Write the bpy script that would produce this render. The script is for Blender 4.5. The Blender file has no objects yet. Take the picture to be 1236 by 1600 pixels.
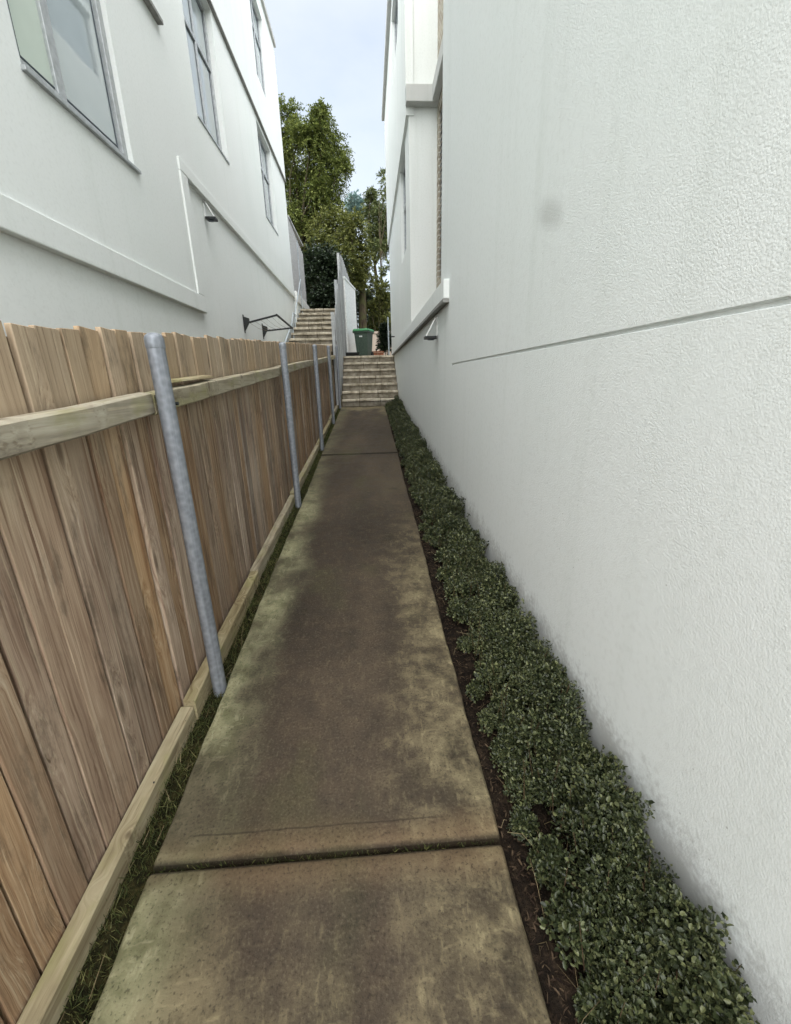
import bpy, bmesh, math, random
import numpy as np
from mathutils import Vector, Matrix

random.seed(7)
rng = np.random.default_rng(11)
scene = bpy.context.scene
COL = scene.collection

# ------------------------------------------------------------------ camera
# world: X across the alley (right +), Y along the alley, Z up; the lens is at the origin,
# the path under it lies 1.46 m lower
cam_d = bpy.data.cameras.new("camera")
cam = bpy.data.objects.new("camera", cam_d)
COL.objects.link(cam)
right = Vector((0.99780149, -0.06162068, -0.02439415))
upv = Vector((0.04194693, 0.30223478, 0.95231013))
fwd = Vector((0.05130924, 0.95123973, -0.30415512))
M = Matrix((right, upv, -fwd)).transposed().to_4x4()
cam.matrix_world = M
cam_d.sensor_fit = 'HORIZONTAL'
cam_d.sensor_width = 36.0
cam_d.lens = 36.0 * 648.355 / 1236.0
cam_d.clip_start = 0.02
cam_d.clip_end = 2000
scene.camera = cam

# ------------------------------------------------------------------ sky, sun, exposure
SUN_EL, SUN_AZ = math.radians(57), math.radians(185)     # azimuth from +Y towards +X: behind the camera
world = bpy.data.worlds.new("World")
scene.world = world
world.use_nodes = True
wn, wl = world.node_tree.nodes, world.node_tree.links
wn.clear()
w_out = wn.new('ShaderNodeOutputWorld')
w_bg = wn.new('ShaderNodeBackground')
sky = wn.new('ShaderNodeTexSky')
sky.sky_type = 'NISHITA'
sky.sun_disc = False
sky.sun_elevation = SUN_EL
sky.sun_rotation = SUN_AZ
sky.air_density = 1.0
sky.dust_density = 2.0
sky.ozone_density = 1.0
w_tc = wn.new('ShaderNodeTexCoord')
w_map = wn.new('ShaderNodeMapping')
w_map.inputs['Scale'].default_value = (1.0, 1.0, 2.2)
w_noise = wn.new('ShaderNodeTexNoise')
w_noise.inputs['Scale'].default_value = 2.2
w_noise.inputs['Detail'].default_value = 6
w_noise.inputs['Roughness'].default_value = 0.55
w_ramp = wn.new('ShaderNodeValToRGB')
w_ramp.color_ramp.elements[0].position = 0.34
w_ramp.color_ramp.elements[0].color = (0.5, 0.5, 0.5, 1)
w_ramp.color_ramp.elements[1].position = 0.70
w_ramp.color_ramp.elements[1].color = (0.8, 0.8, 0.8, 1)
w_mix = wn.new('ShaderNodeMix')
w_mix.data_type = 'RGBA'
w_mix.inputs['B'].default_value = (3.6, 3.75, 3.7, 1)          # thin bright cloud
wl.new(w_tc.outputs['Generated'], w_map.inputs['Vector'])
wl.new(w_map.outputs['Vector'], w_noise.inputs['Vector'])
wl.new(w_noise.outputs['Fac'], w_ramp.inputs['Fac'])
wl.new(w_ramp.outputs['Color'], w_mix.inputs['Factor'])
wl.new(sky.outputs['Color'], w_mix.inputs['A'])
wl.new(w_mix.outputs['Result'], w_bg.inputs['Color'])
w_bg.inputs['Strength'].default_value = 0.046
wl.new(w_bg.outputs['Background'], w_out.inputs['Surface'])

sun_d = bpy.data.lights.new("sun", 'SUN')
sun_d.energy = 1.5
sun_d.angle = math.radians(104)                              # veiled sun: wide and soft
sun_d.color = (1.0, 0.99, 0.965)
sun = bpy.data.objects.new("sun", sun_d)
COL.objects.link(sun)
sdir = Vector((math.sin(SUN_AZ) * math.cos(SUN_EL), math.cos(SUN_AZ) * math.cos(SUN_EL), math.sin(SUN_EL)))
sun.rotation_euler = (-sdir).to_track_quat('-Z', 'Y').to_euler()

vs = scene.view_settings
vs.view_transform = 'Standard'
vs.look = 'None'
vs.exposure = 2.7
vs.gamma = 1.0
vs.use_curve_mapping = False
scene.cycles.max_bounces = 6
scene.cycles.diffuse_bounces = 4
scene.cycles.glossy_bounces = 2
scene.cycles.transmission_bounces = 2
scene.cycles.caustics_reflective = False
scene.cycles.caustics_refractive = False
scene.cycles.use_adaptive_sampling = True
scene.cycles.adaptive_threshold = 0.02
scene.cycles.use_denoising = True

# ------------------------------------------------------------------ mesh helpers
class MB:
    """collects polygons of ONE mesh object"""
    def __init__(self):
        self.v, self.f = [], []
    def poly(self, pts):
        n = len(self.v); self.v += [tuple(p) for p in pts]; self.f.append(tuple(range(n, n + len(pts))))
        return self
    def hexa(self, p):                      # 8 points, bottom ring then top ring
        n = len(self.v); self.v += [tuple(q) for q in p]
        for q in ((0, 3, 2, 1), (4, 5, 6, 7), (0, 1, 5, 4), (1, 2, 6, 5), (2, 3, 7, 6), (3, 0, 4, 7)):
            self.f.append(tuple(n + i for i in q))
        return self
    def box(self, x0, x1, y0, y1, z0, z1, sh=0.0):   # sh: rise of z per metre of y
        a, b = (sh * y0 if sh else 0), (sh * y1 if sh else 0)
        return self.hexa([(x0, y0, z0 + a), (x1, y0, z0 + a), (x1, y1, z0 + b), (x0, y1, z0 + b),
                          (x0, y0, z1 + a), (x1, y0, z1 + a), (x1, y1, z1 + b), (x0, y1, z1 + b)])
    def tube(self, pts, rad, n=8, cap=True):
        pts = [Vector(p) for p in pts]
        if not isinstance(rad, (list, tuple)): rad = [rad] * len(pts)
        base = len(self.v); prev = None
        for i, p in enumerate(pts):
            d = (pts[min(i + 1, len(pts) - 1)] - pts[max(i - 1, 0)]).normalized()
            ref = prev if prev is not None else (Vector((1, 0, 0)) if abs(d.x) < 0.9 else Vector((0, 1, 0)))
            u = (ref - d * ref.dot(d)).normalized(); w = d.cross(u); prev = u
            for k in range(n):
                a = 2 * math.pi * k / n
                self.v.append(tuple(p + (u * math.cos(a) + w * math.sin(a)) * rad[i]))
        for i in range(len(pts) - 1):
            for k in range(n):
                a, b = base + i * n + k, base + i * n + (k + 1) % n
                self.f.append((a, b, b + n, a + n))
        if cap:
            self.f.append(tuple(base + k for k in range(n - 1, -1, -1)))
            e = base + (len(pts) - 1) * n
            self.f.append(tuple(e + k for k in range(n)))
        return self
    def mesh(self, name, mat=None, bevel=0.0, smooth=False, weld=False, seg=2):
        me = bpy.data.meshes.new(name)
        me.from_pydata(self.v, [], self.f)
        bm = bmesh.new(); bm.from_mesh(me)
        if weld: bmesh.ops.remove_doubles(bm, verts=bm.verts, dist=1e-5)
        bmesh.ops.recalc_face_normals(bm, faces=bm.faces)
        if bevel:
            bmesh.ops.bevel(bm, geom=[e for e in bm.edges if len(e.link_faces) == 2 and e.calc_face_angle(0) > 0.6],
                            offset=bevel, segments=seg, affect='EDGES', profile=0.5)
        bm.to_mesh(me); bm.free()
        if smooth:
            me.polygons.foreach_set('use_smooth', [True] * len(me.polygons))
            try: me.set_sharp_from_angle(angle=math.radians(40))
            except Exception: pass
        if mat: me.materials.append(mat)
        return me
    def build(self, name, mat, parent=None, **k):
        return link(name, self.mesh(name, mat, **k), parent)

def link(name, data, parent=None, loc=None):
    o = bpy.data.objects.new(name, data)
    COL.objects.link(o)
    if parent is not None: o.parent = parent
    if loc is not None: o.location = loc
    return o

def tag(o, label=None, cat=None, group=None, kind=None):
    if label: o['label'] = label
    if cat: o['category'] = cat
    if group: o['group'] = group
    if kind: o['kind'] = kind
    return o

def empty(name, loc, label, cat, group=None):
    o = link(name, None, None, loc)
    o.empty_display_size = 0.1
    return tag(o, label, cat, group)

def kid(mb, name, mat, parent, **k):
    """a part whose vertices are given in world space, under an Empty that may stand elsewhere"""
    off = Vector((0, 0, 0)); p = parent
    while p is not None: off += p.location; p = p.parent
    mb.v = [(a - off.x, b - off.y, c - off.z) for a, b, c in mb.v]
    return mb.build(name, mat, parent, **k)

def leaf_mesh(name, P, D, N, L, W, mat, fold=0.25, quad=False):
    """many small leaves; P base points, D direction, N leaf normal (all n x 3), L and W lengths"""
    n = len(P)
    D = D / np.linalg.norm(D, axis=1, keepdims=True)
    S = np.cross(D, N); S /= np.linalg.norm(S, axis=1, keepdims=True) + 1e-9
    N = np.cross(S, D)
    L = np.asarray(L)[:, None]; W = np.asarray(W)[:, None]
    if quad:
        V = np.stack([P, P + D * L * .45 + S * W * .5 + N * W * fold * .5, P + D * L, P + D * L * .45 - S * W * .5 + N * W * fold * .5], 1)
        k = 4; idx = np.arange(n * 4).reshape(n, 4)
    else:
        up = N * W * fold
        V = np.stack([P, P + D * L * .3 + S * W * .46 + up, P + D * L * .72 + S * W * .42 + up, P + D * L - N * L * .08,
                      P + D * L * .72 - S * W * .42 + up, P + D * L * .3 - S * W * .46 + up], 1)
        k = 6; b = (np.arange(n) * 6)[:, None]
        idx = np.concatenate([b + np.array([[0, 1, 2, 3]]), b + np.array([[0, 3, 4, 5]])], 1).reshape(-1, 4)
    me = bpy.data.meshes.new(name)
    V = V.reshape(-1, 3)
    me.vertices.add(len(V)); me.vertices.foreach_set('co', V.astype(np.float32).ravel())
    me.loops.add(idx.size); me.loops.foreach_set('vertex_index', idx.astype(np.int32).ravel())
    me.polygons.add(len(idx)); me.polygons.foreach_set('loop_start', (np.arange(len(idx)) * 4).astype(np.int32))
    me.update(calc_edges=True); me.validate()
    me.materials.append(mat)
    return me

# ------------------------------------------------------------------ material helpers
def rgb(r, g, b):                       # sRGB 0-255 to linear
    f = lambda c: (c / 255 / 12.92) if c <= 10 else ((c / 255 + 0.055) / 1.055) ** 2.4
    return (f(r), f(g), f(b), 1)

class NT:
    def __init__(self, name, rough=0.8, spec=0.3, metal=0.0):
        self.m = bpy.data.materials.new(name); self.m.use_nodes = True
        self.t = self.m.node_tree; self.n = self.t.nodes; self.l = self.t.links
        self.b = self.n['Principled BSDF']
        self.b.inputs['Roughness'].default_value = rough
        self.b.inputs['Specular IOR Level'].default_value = spec
        self.b.inputs['Metallic'].default_value = metal
        self._co = None
    def set(self, sock, val):
        if isinstance(val, bpy.types.NodeSocket): self.l.new(val, sock)
        else: sock.default_value = val
    def obj(self):
        if not self._co: self._co = self.n.new('ShaderNodeTexCoord')
        return self._co.outputs['Object']
    def geo_pos(self):
        return self.n.new('ShaderNodeNewGeometry').outputs['Position']
    def map(self, vec, scale=(1, 1, 1), loc=(0, 0, 0), rot=(0, 0, 0)):
        n = self.n.new('ShaderNodeMapping'); self.set(n.inputs['Vector'], vec)
        n.inputs['Scale'].default_value = scale; self.set(n.inputs['Location'], loc); n.inputs['Rotation'].default_value = rot
        return n.outputs['Vector']
    def noise(self, vec, scale, detail=4, rough=0.55, dist=0.0):
        n = self.n.new('ShaderNodeTexNoise'); self.set(n.inputs['Vector'], vec)
        n.inputs['Scale'].default_value = scale; n.inputs['Detail'].default_value = detail
        n.inputs['Roughness'].default_value = rough; n.inputs['Distortion'].default_value = dist
        return n.outputs['Fac']
    def voro(self, vec, scale, feat='F1'):
        n = self.n.new('ShaderNodeTexVoronoi'); self.set(n.inputs['Vector'], vec); n.feature = feat
        n.inputs['Scale'].default_value = scale
        return n.outputs['Distance']
    def ramp(self, fac, stops):
        n = self.n.new('ShaderNodeValToRGB'); self.set(n.inputs['Fac'], fac)
        e = n.color_ramp.elements
        while len(e) < len(stops): e.new(0.5)
        for el, (p, c) in zip(e, stops):
            el.position = p; el.color = c if isinstance(c, tuple) else (c, c, c, 1)
        return n.outputs['Color']
    def mix(self, fac, a, b, mode='MIX'):
        n = self.n.new('ShaderNodeMix'); n.data_type = 'RGBA'; n.blend_type = mode
        self.set(n.inputs['Factor'], fac); self.set(n.inputs['A'], a); self.set(n.inputs['B'], b)
        return n.outputs['Result']
    def math(self, op, a, b=0.0, clamp=False):
        n = self.n.new('ShaderNodeMath'); n.operation = op; n.use_clamp = clamp
        self.set(n.inputs[0], a); self.set(n.inputs[1], b)
        return n.outputs[0]
    def sep(self, vec):
        n = self.n.new('ShaderNodeSeparateXYZ'); self.set(n.inputs[0], vec); return n.outputs
    def rng(self, v, a, b, c=0.0, d=1.0, smooth=True):
        n = self.n.new('ShaderNodeMapRange'); self.set(n.inputs['Value'], v)
        if smooth: n.interpolation_type = 'SMOOTHSTEP'
        n.inputs['From Min'].default_value = a; n.inputs['From Max'].default_value = b
        n.inputs['To Min'].default_value = c; n.inputs['To Max'].default_value = d
        return n.outputs['Result']
    def vadd(self, a, b):
        n = self.n.new('ShaderNodeVectorMath'); n.operation = 'ADD'
        self.set(n.inputs[0], a); self.set(n.inputs[1], b); return n.outputs[0]
    def rand(self):
        return self.n.new('ShaderNodeObjectInfo').outputs['Random']
    def island(self):
        return self.n.new('ShaderNodeNewGeometry').outputs['Random Per Island']
    def bump(self, h, strength, dist):
        n = self.n.new('ShaderNodeBump'); n.inputs['Strength'].default_value = strength
        n.inputs['Distance'].default_value = dist; self.set(n.inputs['Height'], h)
        self.l.new(n.outputs['Normal'], self.b.inputs['Normal']); return self
    def col(self, c):
        self.set(self.b.inputs['Base Color'], c); return self
    def done(self):
        return self.m

def flat(name, c, rough=0.6, spec=0.3, metal=0.0):
    m = NT(name, rough, spec, metal); co = m.obj()
    v = m.noise(co, 23.0, 3)
    dark = tuple(x * 0.78 for x in c[:3]) + (1,); lite = tuple(min(1, x * 1.12) for x in c[:3]) + (1,)
    m.col(m.ramp(v, [(0.3, dark), (0.7, lite)]))
    return m.done()

def stucco(name, base, grain=1.0, stains=0.25, smudge=None, foot=None, island_tint=False):
    m = NT(name, 0.85, 0.2); p = m.geo_pos(); s = m.sep(p)
    big = m.noise(p, 0.55, 4, 0.6)
    streak = m.noise(m.map(p, (3.2, 3.2, 0.16)), 1.6, 5, 0.62)
    fine = m.noise(p, 40, 3)
    c = m.mix(m.rng(big, 0.35, 0.7, 0, 0.5), base, tuple(x * y for x, y in zip(base[:3], (0.93, 0.955, 0.94))) + (1,))
    c = m.mix(m.rng(streak, 0.5, 0.78, 0, stains), c, tuple(x * y for x, y in zip(base[:3], (0.73, 0.76, 0.72))) + (1,))
    c = m.mix(m.rng(fine, 0.45, 0.75, 0, 0.10), c, (0.35, 0.36, 0.33, 1))
    if smudge:
        y0, z0, r = smudge
        wob = m.math('MULTIPLY', m.noise(p, 9.0, 3), 0.03)
        dy0 = m.math('SUBTRACT', s['Y'], y0); dy = m.math('MULTIPLY', dy0, 0.45); dz = m.math('SUBTRACT', m.math('SUBTRACT', s['Z'], z0), m.math('MULTIPLY', dy0, 0.32))
        d = m.math('ADD', m.math('SQRT', m.math('ADD', m.math('MULTIPLY', dy, dy), m.math('MULTIPLY', dz, dz))), wob)
        c = m.mix(m.rng(d, r * 0.45, r * 1.45, 0.36, 0.0), c, (0.30, 0.31, 0.29, 1))
    if foot:                            # soil splash along the foot of the wall, ragged
        h = m.math('SUBTRACT', s['Z'], m.math('ADD', m.math('MULTIPLY', s['Y'], 0.075), -1.46))
        h = m.math('SUBTRACT', h, m.math('MULTIPLY', m.noise(m.map(p, (1, 4, 4)), 2.6, 6, 0.72), 0.30))
        h = m.math('ADD', h, m.rng(m.noise(p, 60, 2), 0.3, 0.7, -0.03, 0.03))
        c = m.mix(m.rng(h, 0.0, 0.17, 0.55, 0.0), c, (0.25, 0.24, 0.225, 1))
        dots = m.voro(p, 22.0)
        dsel = m.math('MULTIPLY', m.rng(dots, 0.035, 0.075, 0.55, 0.0), m.rng(m.noise(p, 3.5, 2), 0.48, 0.62))
        c = m.mix(dsel, c, (0.2, 0.19, 0.17, 1))
    m.col(c)
    b1 = m.noise(p, 290, 2, 0.5)
    b2 = m.voro(p, 165)
    b3 = m.noise(p, 6, 2)
    mod = m.rng(m.noise(p, 1.7, 3), 0.3, 0.7, 0.45, 1.1)
    h = m.math('ADD', m.math('MULTIPLY', m.math('MULTIPLY', b1, 0.8), mod), m.math('ADD', m.math('MULTIPLY', m.math('MULTIPLY', b2, -0.75), mod), m.math('MULTIPLY', b3, 0.6)))
    m.bump(h, 0.42 * grain, 0.0027)
    return m.done()

# ------------------------------------------------------------------ materials
M_wallR = stucco('white_render_near', (0.755, 0.785, 0.775, 1), 1.0, 0.30, smudge=(1.95, 0.63, 0.068), foot=True)
M_wallL = stucco('white_render_opposite', (0.775, 0.80, 0.785, 1), 0.35, 0.22)
M_wallF = stucco('white_render_far', (0.76, 0.785, 0.77, 1), 0.4, 0.35)
M_trim = stucco('white_trim', (0.76, 0.785, 0.77, 1), 0.35, 0.30)
M_ledge = stucco('grey_ledge', (0.50, 0.505, 0.49, 1), 0.5, 0.5)
M_shade_trim = flat('shade_line_dark_trim', (0.27, 0.27, 0.255, 1), 0.8)  # dark grey for painted shadow lines under overhangs, also flashing and louvres

def make_wood(name, stops, val=(0.62, 1.15), grain=(62, 62, 1.7), green=0.0, redlow=False):
    m = NT(name, 0.78, 0.18); co = m.obj(); r = m.rand()
    off = m.n.new('ShaderNodeCombineXYZ')
    m.set(off.inputs[0], m.math('MULTIPLY', r, 31.0)); m.set(off.inputs[1], m.math('MULTIPLY', r, 17.0)); m.set(off.inputs[2], m.math('MULTIPLY', r, 53.0))
    v = m.vadd(co, off.outputs[0])
    warp = m.noise(m.map(v, (3, 3, 1.3)), 2.0, 2)
    wv = m.n.new('ShaderNodeCombineXYZ'); m.set(wv.inputs[0], m.math('MULTIPLY', warp, 0.015)); m.set(wv.inputs[1], m.math('MULTIPLY', warp, 0.028))
    knot = m.voro(m.map(v, (8.0, 8.0, 1.9)), 1.0)
    kb = m.n.new('ShaderNodeCombineXYZ'); m.set(kb.inputs[1], m.rng(knot, 0.0, 0.42, 0.05, 0.0)); m.set(kb.inputs[0], m.rng(knot, 0.0, 0.42, 0.05, 0.0))
    v2 = m.vadd(m.vadd(v, wv.outputs[0]), kb.outputs[0])
    g1 = m.noise(m.map(v2, grain), 1.0, 6, 0.62)
    g2 = m.noise(m.map(v2, tuple(3.6 * x for x in grain)), 1.0, 3, 0.6)
    blot = m.noise(m.map(v, (5, 5, 1.1)), 1.2, 3)
    f = m.math('ADD', m.math('MULTIPLY', g1, 0.62), m.math('ADD', m.math('MULTIPLY', g2, 0.18), m.math('MULTIPLY', blot, 0.24)))
    c = m.ramp(f, stops)
    rv = m.rng(r, 0, 1, val[0], val[1], False)
    hsv = m.n.new('ShaderNodeHueSaturation')
    m.set(hsv.inputs['Value'], rv); m.set(hsv.inputs['Color'], c)
    m.set(hsv.inputs['Saturation'], m.rng(m.math('FRACT', m.math('MULTIPLY', r, 7.31)), 0, 1, 0.62, 1.12, False))
    c = hsv.outputs['Color']
    z = m.sep(co)['Z']
    if redlow:                           # paler heads, darker lower boards: light and shade painted in; runs and mould stain
        zz = m.math('ADD', z, m.math('MULTIPLY', blot, 0.5))
        c = m.mix(m.rng(zz, 1.30, 1.62, 0, 0.55), c, rgb(176, 158, 132))
        c = m.mix(m.rng(zz, 0.95, 0.30, 0, 0.30), c, rgb(100, 80, 68))
        run = m.noise(m.map(v, (48, 48, 0.9), (9, 4, 2)), 1.0, 3, 0.6)
        runz = m.math('MULTIPLY', m.rng(z, 0.62, 1.22), m.rng(z, 1.40, 1.28))
        c = m.mix(m.math('MULTIPLY', m.rng(run, 0.47, 0.66), m.math('MULTIPLY', runz, 0.62)), c, rgb(92, 58, 38))
        mould = m.noise(m.map(v, (7, 7, 2.2), (2, 8, 5)), 1.6, 6, 0.72)
        c = m.mix(m.rng(mould, 0.50, 0.68, 0, 0.55), c, rgb(86, 76, 64))
    sk = m.noise(m.map(v2, tuple(2.4 * x if x > 5 else 0.8 * x for x in grain), (3.3, 1.7, 0)), 1.0, 2, 0.5)
    c = m.mix(m.rng(sk, 0.56, 0.72, 0, 0.55), c, m.mix(1.0, c, (0.42, 0.34, 0.28, 1), 'MULTIPLY'))
    c = m.mix(m.rng(sk, 0.40, 0.28, 0, 0.35), c, rgb(206, 190, 162))
    c = m.mix(m.rng(knot, 0.05, 0.15, 0.7, 0.0), c, (0.085, 0.055, 0.036, 1))
    if green:
        gm = m.noise(m.map(v, (6, 3, 6)), 1.5, 4)
        c = m.mix(m.rng(gm, 0.48, 0.66, 0, green), c, rgb(142, 140, 92))
    m.col(c)
    m.bump(m.math('ADD', g1, m.math('MULTIPLY', g2, 0.6)), 0.45, 0.004)
    return m.done()

M_paling = make_wood('paling_timber', [(0.30, rgb(80, 58, 43)), (0.43, rgb(142, 114, 89)), (0.56, rgb(171, 145, 117)), (0.74, rgb(200, 180, 155))], redlow=True, val=(0.66, 1.16))
M_rail = make_wood('rail_timber', [(0.30, rgb(98, 84, 64)), (0.48, rgb(150, 138, 110)), (0.7, rgb(186, 176, 148))], (0.85, 1.1), (26, 1.4, 26), 0.45)
M_greypal = make_wood('silvered_timber', [(0.3, rgb(120, 122, 122)), (0.5, rgb(168, 172, 174)), (0.72, rgb(206, 210, 212))], (0.8, 1.1))

def make_galv():
    m = NT('galvanised_steel', 0.6, 0.4, 0.45); co = m.obj()
    st = m.noise(m.map(co, (38, 38, 0.9)), 1.2, 6, 0.65); sp = m.voro(co, 45)
    f = m.math('ADD', m.math('MULTIPLY', st, 0.8), m.math('MULTIPLY', sp, 0.25))
    c = m.ramp(f, [(0.3, (0.15, 0.165, 0.185, 1)), (0.55, (0.26, 0.28, 0.31, 1)), (0.8, (0.40, 0.43, 0.46, 1))])
    m.col(c); m.set(m.b.inputs['Roughness'], m.rng(st, 0.3, 0.7, 0.5, 0.75)); m.bump(f, 0.15, 0.002)
    return m.done()
M_galv = make_galv()

def make_concrete():
    m = NT('mossy_concrete', 0.86, 0.22); p = m.geo_pos(); s = m.sep(p)
    n1 = m.noise(m.map(p, (1, 0.55, 1)), 2.3, 5, 0.62)
    n2 = m.noise(p, 9.0, 5, 0.65)
    n3 = m.noise(p, 120, 3, 0.6)
    n4 = m.noise(m.map(p, (1.4, 0.5, 1), (3.7, 1.2, 0)), 1.3, 4, 0.55)
    wob = m.math('ADD', m.math('MULTIPLY', m.math('SUBTRACT', n1, 0.5), 0.55), m.math('MULTIPLY', m.math('SUBTRACT', n2, 0.5), 0.30))
    c = m.ramp(m.math('ADD', m.math('MULTIPLY', n4, 0.6), m.math('MULTIPLY', n2, 0.4)),
               [(0.34, rgb(42, 36, 29)), (0.5, rgb(57, 49, 40)), (0.66, rgb(75, 65, 53))])
    # pale worn strip along the left edge, straw-coloured wear along the right one
    lx = m.math('ADD', s['X'], m.math('MULTIPLY', wob, 0.62))
    left = m.rng(lx, -0.44, -0.70)
    left = m.math('MULTIPLY', left, m.rng(m.noise(m.map(p, (1, 1, 1), (5, 2, 0)), 2.4, 4), 0.34, 0.58, 0.22, 1.0))
    left = m.math('MULTIPLY', left, m.rng(m.math('ADD', s['Y'], m.math('MULTIPLY', wob, 2.0)), 6.0, 2.6, 0.35, 1.0))
    rx = m.math('ADD', s['X'], m.math('MULTIPLY', wob, 0.75))
    rightm = m.math('MULTIPLY', m.rng(rx, -0.04, 0.42), m.rng(m.math('ADD', s['Y'], m.math('MULTIPLY', wob, 1.5)), 4.0, 1.9, 0.06, 1.0))
    jo = m.math('ABSOLUTE', m.math('SUBTRACT', s['Y'], 0.915))
    joint = m.rng(m.math('ADD', jo, m.math('MULTIPLY', wob, 0.18)), 0.12, 0.02, 0.0, 0.55)
    front = m.math('MULTIPLY', m.rng(m.math('ADD', s['Y'], m.math('MULTIPLY', wob, 0.5)), 0.98, 0.55), m.rng(n1, 0.36, 0.60))
    far = m.math('MULTIPLY', m.rng(m.math('ADD', s['Y'], m.math('MULTIPLY', wob, 3.0)), 9.0, 10.4), m.rng(n1, 0.42, 0.62))
    strand = m.noise(m.map(p, (46, 17, 10), (0, 0, 0), (0, 0, 0.45)), 1.0, 3, 0.6)
    strand2 = m.noise(m.map(p, (15, 44, 10), (4, 1, 0), (0, 0, -0.75)), 1.0, 3, 0.6)
    st = m.math('MAXIMUM', m.rng(strand, 0.54, 0.70), m.rng(strand2, 0.56, 0.72))
    tan = m.mix(m.rng(n2, 0.36, 0.64), rgb(88, 79, 60), rgb(124, 114, 88))
    tan = m.mix(m.math('MULTIPLY', st, 0.42), tan, rgb(164, 152, 118))
    c = m.mix(m.math('MULTIPLY', rightm, m.rng(n2, 0.28, 0.62, 0.35, 1.0)), c, tan)
    c = m.mix(joint, c, rgb(100, 82, 60))
    c = m.mix(m.math('MULTIPLY', m.math('MAXIMUM', front, far), 0.8), c, tan)
    pale = m.mix(m.rng(n2, 0.36, 0.62), rgb(104, 104, 76), rgb(150, 148, 116))
    pale = m.mix(m.math('MULTIPLY', st, 0.38), pale, rgb(184, 182, 150))
    c = m.mix(m.math('MULTIPLY', left, 0.92), c, pale)
    c = m.mix(m.math('MULTIPLY', st, 0.10), c, rgb(128, 116, 88))
    damp = m.math('MINIMUM', jo, m.math('SUBTRACT', m.math('ABSOLUTE', m.math('SUBTRACT', s['Y'], 5.992)), 0.030))
    c = m.mix(m.rng(m.math('SUBTRACT', damp, m.math('MULTIPLY', n2, 0.016)), 0.001, 0.016, 0.8, 0.0), c, rgb(24, 21, 15))
    # damp black algae, scuffs, grit and pale straws of lichen
    alg = m.noise(m.map(p, (1, 1, 1), (11, 7, 0)), 3.4, 6, 0.7)
    c = m.mix(m.rng(alg, 0.56, 0.70, 0, 0.55), c, rgb(38, 35, 26))
    grn = m.noise(m.map(p, (1, 0.7, 1), (21, 3, 0)), 2.1, 4)
    c = m.mix(m.rng(grn, 0.52, 0.70, 0, 0.35), c, rgb(68, 68, 42))
    c = m.mix(m.rng(n3, 0.52, 0.72, 0, 0.28), c, rgb(111, 102, 82))
    c = m.mix(m.rng(n3, 0.46, 0.30, 0, 0.55), c, rgb(34, 29, 23))
    pit = m.voro(p, 38.0)
    c = m.mix(m.math('MULTIPLY', m.rng(pit, 0.05, 0.11, 0.6, 0.0), m.rng(n2, 0.5, 0.6)), c, rgb(28, 25, 19))
    seam = m.rng(m.math('ABSOLUTE', m.math('SUBTRACT', s['Y'], m.math('ADD', 0.99, m.math('MULTIPLY', n2, 0.012)))), 0.0010, 0.0045, 0.45, 0.0)
    seam = m.math('MULTIPLY', seam, m.math('MULTIPLY', m.rng(s['X'], -0.66, -0.6), m.rng(s['X'], 0.22, 0.12)))
    c = m.mix(seam, c, rgb(29, 25, 20))
    m.col(c)
    m.set(m.b.inputs['Roughness'], m.rng(n2, 0.3, 0.7, 0.72, 0.95))
    m.bump(m.math('ADD', m.math('MULTIPLY', n3, 0.7), m.math('ADD', m.math('MULTIPLY', n2, 0.6), m.math('MULTIPLY', seam, -0.6))), 0.5, 0.006)
    return m.done()
M_conc = make_concrete()

def make_soil(name, a, b, c2, sc=30):
    m = NT(name, 0.95, 0.1); p = m.geo_pos()
    n1 = m.noise(p, sc, 6, 0.7); n2 = m.noise(p, 4, 3)
    c = m.ramp(n1, [(0.33, a), (0.5, b), (0.68, c2)])
    c = m.mix(m.rng(n2, 0.42, 0.62, 0, 0.5), c, a)
    m.col(c); m.bump(n1, 0.9, 0.02)
    return m.done()
M_soil = make_soil('garden_soil', rgb(18, 15, 12), rgb(33, 27, 21), rgb(58, 48, 38))
M_moss = make_soil('mossy_soil', rgb(22, 22, 12), rgb(44, 42, 24), rgb(78, 72, 44), 34)
M_ground = make_soil('ground_earth', rgb(70, 66, 50), rgb(104, 98, 76), rgb(130, 122, 98), 2.0)
M_pave = make_soil('landing_paving', rgb(120, 112, 96), rgb(150, 142, 124), rgb(176, 168, 150), 6.0)

def make_stone(name='step_stone', k=1.0):
    m = NT(name, 0.9, 0.15); co = m.obj(); r = m.rand()
    p = m.geo_pos()
    n1 = m.noise(p, 7, 5, 0.65); n2 = m.noise(p, 40, 3)
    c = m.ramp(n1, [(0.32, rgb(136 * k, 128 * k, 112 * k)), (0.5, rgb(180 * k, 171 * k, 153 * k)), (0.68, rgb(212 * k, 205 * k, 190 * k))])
    hs = m.n.new('ShaderNodeHueSaturation'); m.set(hs.inputs['Color'], c); m.set(hs.inputs['Value'], m.rng(r, 0, 1, 0.88, 1.05, False))
    c = m.mix(m.rng(m.noise(p, 3.0, 4), 0.5, 0.70, 0, 0.45), hs.outputs['Color'], rgb(104, 98, 76))
    m.col(c); m.bump(m.math('ADD', n1, n2), 0.6, 0.012)
    return m.done()
M_stone = make_stone()
M_riser = make_stone('shaded_riser_stone', 0.74)  # darker copy of the step stone: shade below the nosings put in the colour
M_mortar = make_soil('joint_mortar', rgb(58, 52, 42), rgb(84, 76, 62), rgb(110, 100, 84), 20)

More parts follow.
